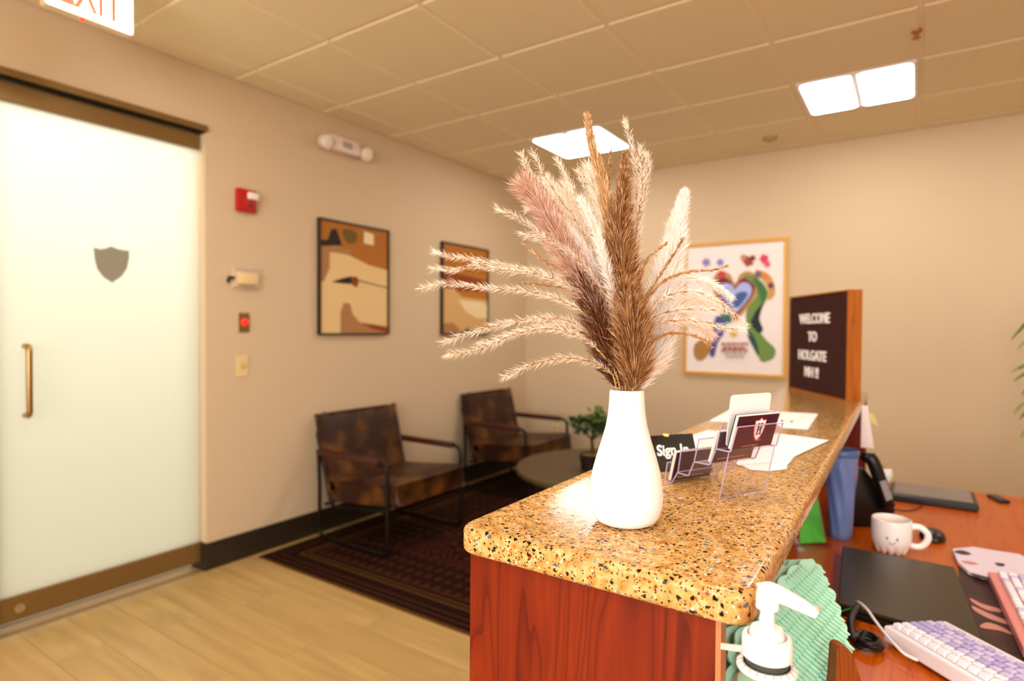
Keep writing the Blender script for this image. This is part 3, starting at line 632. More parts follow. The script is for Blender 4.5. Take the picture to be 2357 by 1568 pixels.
# dark printed face of the third- and lowest-tier cards
for s0, z0, s1, z1, lb in ((-.0193, .0500, -.0033, .0990, 'dark maroon business card with a gold line, one tier below the H shield card'), (-.1033, .0035, -.0903, .0525, 'dark business card at the front of the lowest acrylic tier')):
    up = (hn*(s1-s0)+Vector((0, 0, z1-z0))); nn = hd_.cross(up).normalized()
    if nn.dot(hn) < 0: nn = -nn
    a = hl(s0, .004, z0); t = thing('business_card', a, lb, 'business card')
    obj('card', MB().prism([a, a+hd_*.087, a+hd_*.087+up, a+up], nn*.0006), CARD_D, t)
    obj('print_line', MB().prism([a+hd_*.01+up*.1+nn*.0007, a+hd_*.07+up*.1+nn*.0007, a+hd_*.07+up*.13+nn*.0007, a+hd_*.01+up*.13+nn*.0007], nn*.0001), MATS['gold_print'], t)
# rounded white card standing behind the top cards
tq = [hl(.0030+.010*(z_-.078)/.085, d_, z_) for d_, z_ in [(p, q) for p, q in rrect(.010, .078, .098, .1555, .006)]]
obj('white_card', MB().prism(tq, hn*-.0012), PAPER, label='tall blank white card with rounded corners behind the top tier of cards', cat='card')

def paper(name, pts, z, lb, cat='paper', m=PAPER):
    return obj(name, MB().prism([at(x, y, 'z', z) for x, y in pts], (0, 0, .0004)), m, label=lb, cat=cat)
paper('paper_sheet', [(1632, 970), (1690, 937), (1745, 942), (1800, 950), (1768, 972), (1700, 973)], CT+.0003, 'white paper sheet lying furthest left behind the card stand')
paper('paper_sheet', [(1908, 1014), (1790, 998), (1716, 1012), (1650, 1030), (1700, 1072), (1806, 1062)], CT+.0022, 'white paper sheet nearest the desk edge with a sharp right corner')
paper('paper_sheet', [(1811, 1073), (1811, 1080), (1770, 1085), (1728, 1082), (1683, 1060), (1655, 1045), (1740, 1030), (1830, 1050)], CT+.0010, 'white paper sheet poking out below the one with the sharp right corner')
paper('paper_sheet', [(1592, 1003), (1630, 990), (1700, 1000), (1710, 1022), (1640, 1050), (1604, 1040)], CT+.0032, 'white paper sheet directly behind the sign-in card')
sl = thing('paper_slip', at(1830, 968, 'z', CT), 'small white slip with two dark marks lying before the letter board', 'paper slip')
obj('slip', MB().prism([at(x, y, 'z', CT+.0008) for x, y in ((1883, 953), (1859, 989), (1796, 985), (1786, 975), (1800, 948))], (0, 0, .0004)), PAPER, sl)
obj('printed_mark', MB().prism([at(x, y, 'z', CT+.0013) for x, y in ((1797, 966), (1802, 967), (1803, 974), (1798, 973))], (0, 0, .0001)), MATS['ink_black'], sl)
obj('printed_mark', MB().prism([at(x, y, 'z', CT+.0013) for x, y in ((1820, 968), (1826, 969), (1825, 973), (1819, 972))], (0, 0, .0001)), mat('brown_print', '#7a5a4a', .6), sl)

# sign-in card
SGN = Vector((.36, -.86, .36)).normalized(); SP = dep(1560, 1085, 1.10); SP.z = CT
SP = at(1555, 1088, 'z', CT+.001)
def sg(x, y): return onp(x, y, SP, SGN)
a, b_, c_, d_ = sg(1496, 1009), sg(1594, 1003), sg(1611, 1086), sg(1513, 1092)
st = thing('sign_in_card', SP, 'black sign-in card with white lettering, half hidden by the vase', 'sign')
dz = min(c_.z, d_.z)-CT-.001
sh = Vector((0, 0, -dz))
obj('card', MB().prism([a+sh, b_+sh, c_+sh, d_+sh], SGN*-.004), mat('gloss_black', '#070604', .15), st, bevel=.0006)
ax = (b_-a).normalized(); ay = SGN.cross(ax).normalized()
o_ = sg(1550, 1053)+sh+SGN*.0004
obj('lettering', text_mb('Sign In', .0265, .0004, .0007, ax, ay, o_, .8), PAPER, st, label='white "Sign In" lettering')
ck = sg(1533, 1007)+sh
obj('clip', MB().box(-.006, -.002, -.003, .006, .003, .003, Matrix.Translation(ck)), mat('gold_metal', '#c9a860', .25, metal=1), st, bevel=.001)
obj('easel_foot', MB().prism([(a+b_)/2+sh, (a+b_)/2+sh+ax*.02, Vector(((c_+d_)/2+sh))+ax*.02-SGN*.05*1, Vector(((c_+d_)/2+sh))-SGN*.05], ax*.0+SGN*-.002), BLACK, st)

# letter board
la, lb_ = Vector((-.463, 2.863, CT)), Vector((-.201, 2.427, CT)); lx = (lb_-la).normalized(); ln_ = Vector((-lx.y, lx.x, 0))
if ln_.dot(Vector((.33, -2.6, 0))) < 0: ln_ = -ln_
LW = (lb_-la).length; LH = .40; LT = .05
def lbp(x, z, o=0): return la+lx*x+Vector((0, 0, z))+ln_*o
lt = thing('letter_board', (la+lb_)/2, 'maroon-brown letter board with white welcome text standing at the far end of the counter', 'letter board')
FRM = wood('walnut_frame', '#7a3a08', '#9a5212', '#a85e18', 'z', 1, .45)
fm = .006
for nm, q in (('frame_side', (0, fm, 0, LH)), ('frame_side', (LW-fm, LW, 0, LH)), ('frame_rail', (fm, LW-fm, 0, fm)), ('frame_rail', (fm, LW-fm, LH-fm, LH))):
    obj(nm, MB().prism([lbp(q[0], q[2]), lbp(q[1], q[2]), lbp(q[1], q[3]), lbp(q[0], q[3])], ln_*-LT), FRM, lt)
FELT = mat('maroon_felt', '#3a1108', .9)
obj('back_panel', MB().prism([lbp(fm, fm, -.008), lbp(LW-fm, fm, -.008), lbp(LW-fm, LH-fm, -.008), lbp(fm, LH-fm, -.008)], ln_*-.03), FELT, lt)
slat = MB(); k = 0; z = fm+.002
while z < LH-fm-.01:
    slat.prism([lbp(fm, z, -.008), lbp(LW-fm, z, -.008), lbp(LW-fm, z+.0075, -.008), lbp(fm, z+.0075, -.008)], ln_*.005); z += .0105
obj('felt_rib', slat, FELT, lt, kind='stuff')
for s_, fz, xc in (('WELCOME', .757, .47), ('TO', .575, .45), ('HOLGATE', .385, .44), ('MH !!', .215, .44)):
    obj('letter_row', text_mb(s_, .056, .0015, .0012, lx, (0, 0, 1), lbp(LW*xc, LH*fz-.02, -.001), .98), WHITE, lt, label='white letters reading '+s_)

# hanging tags at the counter's desk side
def hang(name, px, wd, top, bot, y, m, lb, cat, tw=1.6):
    a = at(px, top, 'y', y); q = at(px+6, bot, 'y', y); w0 = wd/2; w1 = wd*tw/2
    t = obj(name, MB().prism([a+Vector((-w0, 0, 0)), a+Vector((w0, .004, 0)), q+Vector((w1, .01, 0)), q+Vector((-w1, 0, 0))], (0, .004, 0)), m, bevel=.001, label=lb, cat=cat)
hang('paper_tag', 1990, .018, 934, 1032, 2.42, mat('tag_white', '#eadbd6', .7), 'white paper tag hanging off the counter edge above the phone', 'tag', 2.2)
q = at(1996, 948, 'y', 2.45)
obj('sticky_note', MB().prism([q, q+Vector((.02, .01, -.012)), q+Vector((.034, .015, -.05)), q+Vector((.014, .004, -.038))], (0, .003, 0)), mat('pale_yellow_green', '#cfc47c', .7), label='pale yellow-green note behind the white hanging tag', cat='note')

# ------------------------------------------------------------------ things on the desk
DZT = .74
# tumbler
tc_ = Vector((-.178, 2.03, DZT)); tt = thing('tumbler', tc_, 'tall translucent blue tumbler with diagonal ridges beside the counter', 'tumbler')
BL = mat('blue_plastic', '#7f9ad6', .18, trans=.35, coat=.5)
hgt = .255
prof = [(.027, 0), (.029, .004)]+[(.029+.0155*k/20, .004+(hgt-.004)*k/20) for k in range(1, 21)]
obj('body', MB().lathe(prof, tc_, 96, rf=lambda a, z: 1+.04*math.sin(8*a+36*z)*(1 if .015 < z < .225 else 0)), BL, tt, smooth=True)
obj('lid', MB().lathe([(.0455, hgt-.006), (.047, hgt), (.047, hgt+.010), (.044, hgt+.014), (.040, hgt+.010), (.001, hgt+.010)], tc_, 40), mat('blue_lid', '#4a669c', .3), tt, smooth=True)
# green card in a clear stand
gt = thing('card_stand', at(1865, 1262, 'z', DZT), 'bright green card in a clear stand in front of the blue tumbler', 'card stand')
gb = at(1868, 1258, 'z', DZT); gw = dep(1868, 1258, 1.0); gd = 1.7
GN = Vector((-float(_f[0]), -float(_f[1]), .25)).normalized(); GP = gb
def gq(x, y): return onp(x, y, GP, GN)
obj('green_card', MB().prism([gq(1842, 1252), gq(1901, 1248), gq(1880, 1140), gq(1838, 1170)], GN*-.002), mat('bright_green_card', '#2ecb20', .5), gt)
obj('clear_panel', MB().prism([gq(1836, 1254), gq(1903, 1250), gq(1882, 1136), gq(1832, 1160)], GN*.002), ACRYL, gt)
obj('stand_base', MB().prism([at(x, y, 'z', DZT+.0005) for x, y in ((1826, 1258), (1905, 1250), (1912, 1262), (1840, 1272))], (0, 0, .004)), ACRYL, gt)
obj('end_cap', MB().tube([at(1830, 1240, 'y', gb.y-.0), at(1840, 1262, 'y', gb.y-.0)], .008, 10), mat('pinkish_plastic', '#cfa9a0', .4), gt)
# phone
PN = Vector((-float(_f[0]), -float(_f[1]), 0)).normalized(); PP = at(2010, 1215, 'z', DZT); PB = -PN*.15
def pq(x, y, o=0): v = onp(x, y, PP, PN); return v-PN*o
pt = thing('desk_phone', PP, 'black desk phone with its handset, behind the smiling mug', 'phone')
prof = [pq(1966, 1206), pq(1964, 1130), pq(1970, 1085), pq(1990, 1078), pq(2058, 1160), pq(2062, 1178), pq(2040, 1206)]
low = min(p.z for p in prof); prof = [p-Vector((0, 0, low-DZT-.001)) if p.z < low+.02 else p for p in prof]
obj('body', MB().prism(prof, PB), BLACK, pt, bevel=.006, smooth=True)
hs = obj('handset', MB().tube(smoothpath([pq(1990, 1048, -.02), pq(1998, 1060, -.028), pq(2012, 1100, -.03), pq(2026, 1140, -.028), pq(2034, 1160, -.02)], 4), [.014, .021]+[.019]*13+[.021, .014], 14), BLACK, pt, smooth=True)
obj('earpiece', MB().sphere(pq(1992, 1052, -.012), .021, .8), BLACK, pt, smooth=True); obj('earpiece', MB().sphere(pq(2034, 1160, -.012), .022, .8), BLACK, pt, smooth=True)
obj('label_strip', MB().prism([pq(2002, 1100, -.052), pq(2016, 1096, -.052), pq(2031, 1138, -.052), pq(2017, 1143, -.052)], PN*-.004), mat('grey_label', '#8b8784', .6), pt, label='grey printed label')
# mug
mc = Vector((-.048, 1.985, DZT)); mt = thing('mug', mc, 'white smiling mug with stubby feet and a round handle', 'mug'); MR = .049
CER = mat('glossy_white_ceramic', '#f4ece6', .25)
mprof = [(.020, .016), (.036, .017), (.044, .022), (.048, .032), (.0495, .05), (.0495, .088), (.0485, .094), (.046, .0955), (.0445, .093), (.0445, .075), (.044, .04), (.001, .035)]
obj('cup', MB().lathe(mprof, mc, 40), CER, mt, smooth=True)
obj('drink', MB().lathe([(.0442, .074), (.001, .0745)], mc, 32), mat('milky_coffee', '#c9a57c', .2), mt)
vd = (Vector((0, 0, 0))-mc); va = math.atan2(vd.y, vd.x)
for k in range(5):
    a = va-1.0+k*.5 if k < 5 else 0
    f_ = mc+Vector((math.cos(a)*.034, math.sin(a)*.034, 0))
    obj('foot', MB().lathe([(.003, .0005), (.006, .003), (.009, .012), (.013, .024)], f_, 12), CER, mt, smooth=True)
a0 = va+math.pi/2+.1; hx = Vector((math.cos(a0), math.sin(a0), 0)); hx = hx if hx.dot(Vector(tuple(_r))) > 0 else -hx
obj('handle', MB().tube(smoothpath([mc+hx*r_+Vector((0, 0, z_)) for r_, z_ in ((.045, .078), (.066, .080), (.083, .066), (.085, .048), (.074, .030), (.060, .024), (.045, .026))], 5), .0085, 12), CER, mt, smooth=True)
def on_mug(da, z): a = va+.05+da; return mc+Vector((math.cos(a)*.0498, math.sin(a)*.0498, z))
GF = mat('grey_glaze', '#8f8c84', .5)
for sgn in (-1, 1): obj('eye', MB().sphere(on_mug(sgn*.24, .051), .0032, 1.3, 10, 8), GF, mt, label='painted grey eye')
obj('smile', MB().tube([on_mug(-.15+.3*k/8, .042-.005*math.sin(math.pi*k/8)) for k in range(9)], .0013, 6), GF, mt, label='painted grey smile')
# black mouse behind the mug
q = at(2146, 1240, 'z', DZT); obj('computer_mouse', MB().lathe([(.030, .0005), (.034, .006), (.030, .018), (.018, .026), (.001, .029)], q, 24), BLACK, smooth=True, label='black oval computer mouse just behind the mug handle', cat='mouse').scale = (1, 1.6, 1)
q = at(2298, 1152, 'z', DZT)
obj('key_fob', MB().box(-.018, -.045, 0.0005, .018, .045, .012, Matrix.Translation(q) @ Matrix.Rotation(.35, 4, 'Z')), BLACK, bevel=.004, label='small black oblong gadget near the far edge of the desk', cat='gadget')
# flat tray
t = thing('document_tray', (.055, 2.69, DZT), 'flat black tray with a grey top at the back of the desk', 'tray')
obj('shell', MB().box(-.072, 2.59, DZT+.0005, .190, 2.80, DZT+.026), BLACK, t, bevel=.006)
obj('top_plate', MB().box(-.058, 2.605, DZT+.026, .176, 2.785, DZT+.031), mat('warm_grey', '#8a7c70', .5), t, bevel=.002, label='warm grey top plate')
q = at(2034, 1112, 'z', DZT+.031); q.y = 2.74; q.x = at(2034, 1112, 'y', 2.74).x
t = thing('small_cup', q, 'small white pot with a beige lid beside the phone', 'pot')
obj('pot', MB().lathe([(.018, .0005), (.026, .010), (.030, .035), (.026, .055), (.020, .060)], Vector((q.x, q.y, DZT+.031)), 24), WHITE, t, smooth=True)
obj('lid', MB().lathe([(.024, .060), (.025, .066), (.018, .074), (.001, .076)], Vector((q.x, q.y, DZT+.031)), 24), mat('beige_plastic', '#b8986a', .5), t, smooth=True)
# thin black cable loop near the tray
obj('phone_cable', MB().tube(smoothpath([at(x, y, 'z', DZT+.003) for x, y in ((2058, 1172), (2085, 1176), (2110, 1172), (2122, 1162), (2105, 1155), (2075, 1150))], 5), .002, 6), BLACK, label='thin dark cable looping in front of the flat tray', cat='cable')
# laptop
lq = [at(1940, 1256, 'z', DZT+.026), at(2198, 1305, 'z', DZT+.026), at(2262, 1482, 'z', DZT+.026), at(1928, 1388, 'z', DZT+.026)]
t = thing('closed_laptop', (lq[0]+lq[2])/2-Vector((0, 0, .026)), 'closed dark grey laptop lying in front of the mug', 'laptop')
LAP = mat('laptop_metal', '#3a2e18', .34, metal=.5)
obj('lid', MB().prism(lq, (0, 0, -.010)), LAP, t, bevel=.003); obj('body', MB().prism([p-Vector((0, 0, .0115)) for p in lq], (0, 0, -.014)), BLACK, t, bevel=.003)
# desk mat with flower print
t = thing('desk_mat', at(2300, 1400, 'z', DZT), 'dark brown desk mat with pink stripes and a pale flower print', 'desk mat')
obj('mat', MB().prism([at(x, y, 'z', DZT+.0005) for x, y in ((2205, 1300), (2420, 1330), (2700, 1900), (2260, 1560), (2215, 1450))], (0, 0, .003)), mat('dark_brown_mat', '#33140a', .6, noise=('#4c1d0e', (20, 20, 20), .4, .7)), t)
LIL = mat('lilac_print', '#e6d6e4', .6); PK = mat('pink_print', '#c9877a', .6)
def flat(name, pts, z, m, par, th=.0006, sm=True, **kw): return obj(name, MB().prism((lambda P: smoothpath(P, 4, True) if sm else P)([at(x, y, 'z', z) for x, y in pts]), (0, 0, th)), m, par, **kw)
for pts in (((2234, 1378), (2262, 1391), (2300, 1402), (2303, 1410), (2270, 1404), (2240, 1388)), ((2238, 1395), (2270, 1410), (2318, 1430), (2320, 1438), (2275, 1424), (2243, 1406)), ((2257, 1440), (2275, 1434), (2310, 1446), (2332, 1462), (2300, 1452), (2262, 1446))):
    flat('print_stripe', pts, DZT+.004, PK, t, label='pinkish printed stripe')
fs = thing('scarf', at(2270, 1300, 'z', DZT), 'folded white and lilac flower-print cloth beside the pink keyboard', 'cloth')
flat('cloth', ((2192, 1270), (2240, 1265), (2290, 1274), (2345, 1282), (2380, 1300), (2370, 1350), (2300, 1336), (2262, 1334), (2228, 1322), (2205, 1300)), DZT+.006, LIL, fs, .008, False)
for pts, m_ in ((((2196, 1270), (2215, 1267), (2236, 1276), (2215, 1277)), mat('plum_print', '#42202c', .6)), (((2212, 1292), (2232, 1293), (2252, 1299), (2230, 1299)), PK), (((2290, 1296), (2310, 1298), (2312, 1303), (2298, 1303)), MATS['plum_print']), (((2235, 1320), (2262, 1326), (2280, 1334), (2250, 1330)), MATS['plum_print'])):
    flat('print_patch', pts, DZT+.0145, m_, fs)

# keyboards
def keycap(w_, d_, h_=.0085, tp=.0022):
    return MB().add([(-w_/2, -d_/2, 0), (w_/2, -d_/2, 0), (w_/2, d_/2, 0), (-w_/2, d_/2, 0), (-w_/2+tp, -d_/2+tp, h_), (w_/2-tp, -d_/2+tp, h_), (w_/2-tp, d_/2-tp, h_), (-w_/2+tp, d_/2-tp, h_)],
                    [(3, 2, 1, 0), (4, 5, 6, 7), (0, 1, 5, 4), (1, 2, 6, 5), (2, 3, 7, 6), (3, 0, 4, 7)])
def keyboard(name, org, ang, tilt, W_, D_, Hc, rows, case, caps, label, key_round=False, side=1):
    e = thing(name, org, label, 'keyboard'); e.rotation_euler = (tilt, 0, ang)
    raw('case', mesh_from('case', MB().box(0, 0, 0, W_, D_, Hc), case, bevel=.004), e)
    n = int((W_-.012)/.0192); P_ = .0192; cache = {}
    for r_ in range(rows):
        y_ = D_-.008-P_*(r_+.5); x_ = .006; c_ = 0
        wd = [1]*n
        if r_ == 1: wd = [1.5]+[1]*(n-3)+[1.5]
        if r_ == 2: wd = [1.75]+[1]*(n-4)+[2.25]
        if r_ == 3: wd = [2.25]+[1]*(n-5)+[2.75]
        if r_ == rows-1: wd = [1.25, 1.25, 1.25, 6]+[1]*max(0, n-10)
        for k, w_ in enumerate(wd):
            if x_+w_*P_ > W_-.002: break
            m_ = caps(r_, k); key = (w_, m_.name)
            if key not in cache:
                kb_ = keycap(w_*P_-.0018, P_-.0018)
                cache[key] = mesh_from('keycap', kb_, m_, bevel=.0022 if key_round else .0012)
            raw('keycap', cache[key], e, (x_+w_*P_/2, y_, Hc+.001))
            x_ += w_*P_
    return e
LAV = mat('lavender_plastic', '#cdbfe2', .3); KW = mat('key_white', '#f3ebf2', .3); LAV2 = mat('deep_lavender_plastic', '#b4a6d6', .3)
KC = mat('case_white', '#efe6e4', .35)
# white-and-lavender keyboard: its back edge (with the cable) faces the counter
k0 = at(2032, 1468, 'z', DZT+.012); k1 = at(2230, 1590, 'z', DZT+.012); kdir = (k1-k0); kdir.z = 0; kdir.normalize()
kx = kdir; ky = Vector((kdir.y, -kdir.x, 0));  ky = ky if ky.dot(Vector((-1, -1, 0))) > 0 else -ky     # towards the keyboard's back
D_ = .150
ang = math.atan2(-kx.y, -kx.x)                         # local +x runs along the back edge away from the plug
org = k0.copy(); org.z = DZT+.001
# local frame: x along -kx ... choose so that local y points to the back edge
X_ = kx if (Vector((-kx.y, kx.x, 0))).dot(ky) > 0 else -kx
ang = math.atan2(X_.y, X_.x); W_ = .38
start = k0 if X_.dot(kx) > 0 else k0+kx*W_
org = start-Vector((-X_.y, X_.x, 0))*D_; org.z = DZT+.0015
kb = keyboard('keyboard', org, ang, .04, W_, D_, .030, 6, KC, lambda r_, k: (KW if r_ < 2 else (LAV if (r_+k) % 3 else LAV2)), 'white keyboard with white and lavender keycaps and a white cable')
for nm_ in ('rubber_foot',): raw(nm_, mesh_from('foot', MB().box(.02, .01, -.0005, .06, .02, .002), BLACK), kb)
pl0 = at(2112, 1520, 'z', DZT+.02)
obj('usb_cable', MB().tube(smoothpath([pl0, at(2098, 1514, 'z', DZT+.020), at(2075, 1500, 'z', DZT+.022), at(2040, 1462, 'z', DZT+.026), at(2015, 1430, 'z', DZT+.030), at(1995, 1402, 'z', DZT+.034), at(1975, 1386, 'z', DZT+.030), at(1968, 1392, 'z', DZT+.012)], 6), .0028, 8), WHITE, smooth=True, label='white cable plugged into the back of the white and lavender keyboard', cat='cable')
# pink keyboard
p0 = at(2273, 1312, 'z', DZT+.032); p1 = at(2357, 1492, 'z', DZT+.032); pd = p1-p0; pd.z = 0; pd.normalize()
PKM = mat('pink_case', '#e08a84', .35)
X_ = pd; angp = math.atan2(X_.y, X_.x)
yv = Vector((-X_.y, X_.x, 0))
orgp = Vector((p0.x, p0.y, DZT+.0075)); 
Dp = .14
if yv.dot(Vector((1, .3, 0))) < 0: yv = -yv
# local y must equal yv: flip so that x runs from the far end when needed
if Vector((-X_.y, X_.x, 0)).dot(yv) < 0: X2 = -X_; orgp = orgp+X_*.42
else: X2 = X_
angp = math.atan2(X2.y, X2.x)
keyboard('keyboard', orgp, angp, 0.0, .42, Dp, .022, 6, PKM, lambda r_, k: (LAV if (r_*3+k) % 4 == 1 else KW), 'pink keyboard with rounded white and lilac keys lying on the brown mat', True)

# black cable coil with green wire
cq = at(1998, 1480, 'z', DZT+.012)
t = thing('cable_coil', Vector((cq.x, cq.y, DZT)), 'black coiled cable lying between the mint stand and the white keyboard', 'cable')
cm = MB(); pts = []
for k in range(80):
    a = k*.32; rr = .021+.0035*math.sin(k*.7); pts.append(Vector((cq.x+rr*math.cos(a), cq.y+rr*1.15*math.sin(a), DZT+.006+.00022*k)))
obj('coil', cm.tube(pts, .0042, 8), BLACK, t, smooth=True)
obj('lead', MB().tube(smoothpath([Vector((cq.x-.02, cq.y+.0, DZT+.02)), at(1962, 1470, 'z', DZT+.02), at(1958, 1430, 'z', DZT+.03), at(1970, 1402, 'z', DZT+.03), at(1985, 1392, 'z', DZT+.015)], 5), .0075, 10), BLACK, t, smooth=True)
obj('tie', MB().tube(smoothpath([at(1975, 1398, 'z', DZT+.03), at(1955, 1402, 'z', DZT+.03), at(1935, 1408, 'z', DZT+.024)], 4), .0018, 6), mat('green_wire', '#2d8a2a', .5), t, label='green wire tie')

# mint scalloped stand (four scalloped sheets, front one covered in rows of petals)
MINT = mat('mint_silicone', '#b4ead0', .45, ss=.0); 
A3, B3, C3 = dep(1852, 1292, 1.03), dep(1700, 1580, .80), dep(1958, 1500, .93)
MN = (B3-A3).cross(C3-A3).normalized()
if MN.dot(Vector(tuple(_f))) > 0: MN = -MN
def mq(x, y, o=0): return onp(x, y, A3, MN)+MN*o
# outline between the scallop tips
tips = [(1736, 1660), (1712, 1590), (1716, 1530), (1722, 1480), (1748, 1440), (1770, 1400), (1790, 1350), (1812, 1322), (1838, 1300), (1858, 1287), (1878, 1296), (1893, 1322), (1904, 1350), (1922, 1388), (1932, 1425), (1946, 1468), (1946, 1520), (1930, 1580), (1925, 1660)]
def scallop(pts, bulge=.22, k=5):
    out = []; n = len(pts); cx = sum(p[0] for p in pts)/n; cy = sum(p[1] for p in pts)/n
    for i in range(n-1):
        a = Vector(pts[i]); b_ = Vector(pts[i+1]); nrm = Vector(((b_-a).y, -(b_-a).x)).normalized()
        if nrm.dot((a+b_)/2-Vector((cx, cy))) < 0: nrm = -nrm
        for q in range(k): u = q/k; out.append(tuple(a.lerp(b_, u)+nrm*(b_-a).length*bulge*math.sin(math.pi*u)*1.3))
    out.append(pts[-1]); return out
sc_pts = scallop(tips)
mt_ = thing('scalloped_stand', dep(1830, 1600, .86), 'mint green stand of layered scalloped sheets covered in rows of petals', 'desk organiser')
side_ = Vector((-1, .15, .0)).normalized()
for k in range(4):
    base = [mq(x, y) for x, y in sc_pts]; off = side_*(.0125*k)-MN*(.009*k)
    obj('scalloped_sheet', MB().prism([p+off for p in base], MN*-.0055), MINT, mt_, bevel=.0015)
# petals
ex_ = (mq(1885, 1310)-mq(1745, 1450)).normalized(); ey_ = MN.cross(ex_).normalized(); org_m = mq(1850, 1480)
poly2 = [((mq(x, y)-org_m).dot(ex_), (mq(x, y)-org_m).dot(ey_)) for x, y in tips]
def inside(p):
    c_ = False; n = len(poly2)
    for i in range(n):
        x1, y1 = poly2[i]; x2, y2 = poly2[i-1]
        if (y1 > p[1]) != (y2 > p[1]) and p[0] < (x2-x1)*(p[1]-y1)/(y2-y1)+x1: c_ = not c_
    return c_
if ey_.z > 0: flip = -1
else: flip = 1
pet = MB()
L_ = .0175; Wp = .0066; prof = [(0, 0, .003), (.30, .5, .0045), (.62, .46, .0065), (.92, .2, .0085), (1, 0, .009), (.92, -.2, .0085), (.62, -.46, .0065), (.30, -.5, .0045)]
pverts = [(w2*Wp, -u*L_, h) for u, w2, h in prof]
pm = MB().add([(x, y, 0) for x, y, h in pverts]+[(x, y, h) for x, y, h in pverts], [tuple(range(7, -1, -1)), tuple(range(8, 16))]+[(i, (i+1) % 8, 8+(i+1) % 8, 8+i) for i in range(8)])
pit = MB().lathe([(.0009, .0052), (.0011, .0074)], (0, -.0062, 0), 6)
petal_me = mesh_from('petal', pm, MINT, bevel=.0007)
dn = (-ey_ if (-ey_).dot(Vector((.3, -.3, -1))) > 0 else ey_)
Rm = Matrix((tuple(ex_), tuple(-dn), tuple(MN))).transposed()
if Rm.determinant() < 0: Rm = Matrix((tuple(-ex_), tuple(-dn), tuple(MN))).transposed()
qr = Rm.to_euler(); cnt = 0; rowi = 0; v_ = -.12; rest = MB()
WLm = WLOC[mt_.name]
while v_ < .14:
    u_ = -.16+(rowi % 2)*.0035
    while u_ < .16:
        if inside((u_, v_)) and inside((u_+.006, v_)) and inside((u_-.008, v_)):
            p = org_m+ex_*u_+ey_*v_
            if cnt < 290: raw('petal', petal_me, mt_, p-WLm, qr)
            else:
                rest.add([p+Rm @ Vector(v) for v in pm.v], pm.f)
            cnt += 1
        u_ += .0098
    v_ += .0165; rowi += 1
if rest.v: obj('petal_field', rest, MINT, mt_, kind='stuff')

# curved wooden piece at the bottom
obj('wooden_stand', MB().prism(smoothpath([dep(x, y, .82) for x, y in ((1925, 1520), (1927, 1495), (1940, 1489), (1958, 1500), (1972, 1535), (1990, 1600), (2010, 1700), (1900, 1700), (1918, 1600))], 4, True), tuple(Vector(tuple(_f))*.02)), wood('brown_stand', '#6a2c08', '#84400e', '#934c14', 'z', 2, .5), label='curved brown wooden piece standing beside the mint stand', cat='wooden stand')

# hand sanitiser in a wall ring
BC = at(1765, 1490, 'y', .57); bx, by = BC.x, BC.y
bt = thing('sanitizer_bottle', (bx, by, .90), 'clear pump bottle of sanitiser with a white pump at the counter corner', 'pump bottle')
def bz(py): return H-(py-757)*(BC-Vector(tuple(O))).dot(Vector(tuple(_f)))/FPX
dB = (BC-Vector(tuple(O))).dot(Vector(tuple(_f)))
zz = bz(1484)
obj('bottle', MB().lathe([(.034, .90), (.040, .905), (.040, 1.005), (.036, 1.025), (.027, 1.042), (.0195, 1.050), (.0185, zz-.014), (.0185, zz-.006)], (bx, by, 0), 40), GLASSY, bt, smooth=True)
obj('liquid', MB().lathe([(.001, .902), (.038, .907), (.038, 1.000), (.001, 1.0005)], (bx, by, 0), 40), mat('pale_green_gel', '#dcefe6', .05, trans=.95, ior=1.36), bt, smooth=True)
obj('dip_tube', MB().cyl((bx, by, .92), (bx, by, zz-.012), .0035, 10), mat('milky_plastic', '#e9e4df', .4), bt)
Rc = .0212
obj('collar', MB().lathe([(Rc-.001, zz-.008), (Rc, zz-.007), (Rc, zz+.007), (Rc-.001, zz+.010), (Rc-.004, zz+.0115), (.017, zz+.0115), (.016, zz+.006)], (bx, by, 0), 120, rf=lambda a, z: 1+.008*math.sin(60*a) if zz-.0125 < z < zz+.008 else 1), WHITE, bt, smooth=True)
hdz = bz(1400)
obj('pump_neck', MB().lathe([(.0145, zz+.008), (.0150, zz+.012), (.0135, zz+.017), (.0065, zz+.018), (.0060, hdz-.003), (.0058, hdz+.002)], (bx, by, 0), 28), WHITE, bt, smooth=True)
z2 = bz(1396)
noz = obj('pump_head', MB().lathe([(.0080, z2), (.0098, z2+.0015), (.0098, z2+.012), (.0092, z2+.016)], (bx, by, 0), 28), WHITE, bt, smooth=True)
nz = [dep(1750, 1367, dB+.002), dep(1775, 1362, dB), dep(1805, 1374, dB-.004), dep(1840, 1392, dB-.008), dep(1866, 1406, dB-.012), dep(1880, 1414, dB-.014)]
sp2 = smoothpath(nz, 5); N_ = len(sp2)
obj('spout', MB().tube(sp2, [.0092-.0052*(i/(N_-1)) for i in range(N_)], 14), WHITE, bt, smooth=True)
obj('drip', MB().sphere(dep(1884, 1401, dB-.014), .0022, 1, 8, 6), mat('tan_residue', '#c98f6a', .5), bt)
rz = bz(1530)
rt = thing('bottle_bracket', (bx, by, rz), 'white slotted ring bracket fixed to the counter, holding the pump bottle', 'bracket')
rg = MB(); RO = .0255
rg.lathe([(.0200, rz+.0035), (.0225, rz+.004), (RO, rz+.001), (RO, rz-.001), (.0225, rz+.0015), (.0200, rz+.001), (.0200, rz+.0035)], (bx, by, 0), 48)
obj('ring', rg, WHITE, rt, smooth=True)
ribs = []
for k in range(22):
    a = 2*math.pi*k/22; d0 = Vector((math.cos(a), math.sin(a), 0))
    obj('ring_slot', MB().tube([Vector((bx, by, rz+.0045))+d0*.0212, Vector((bx, by, rz+.0018))+d0*.0252], .0006, 5), mat('slot_grey', '#9a8d88', .6), rt)
s0 = at(1662, 1490, 'y', .613); s1 = at(1716, 1497, 'y', by)
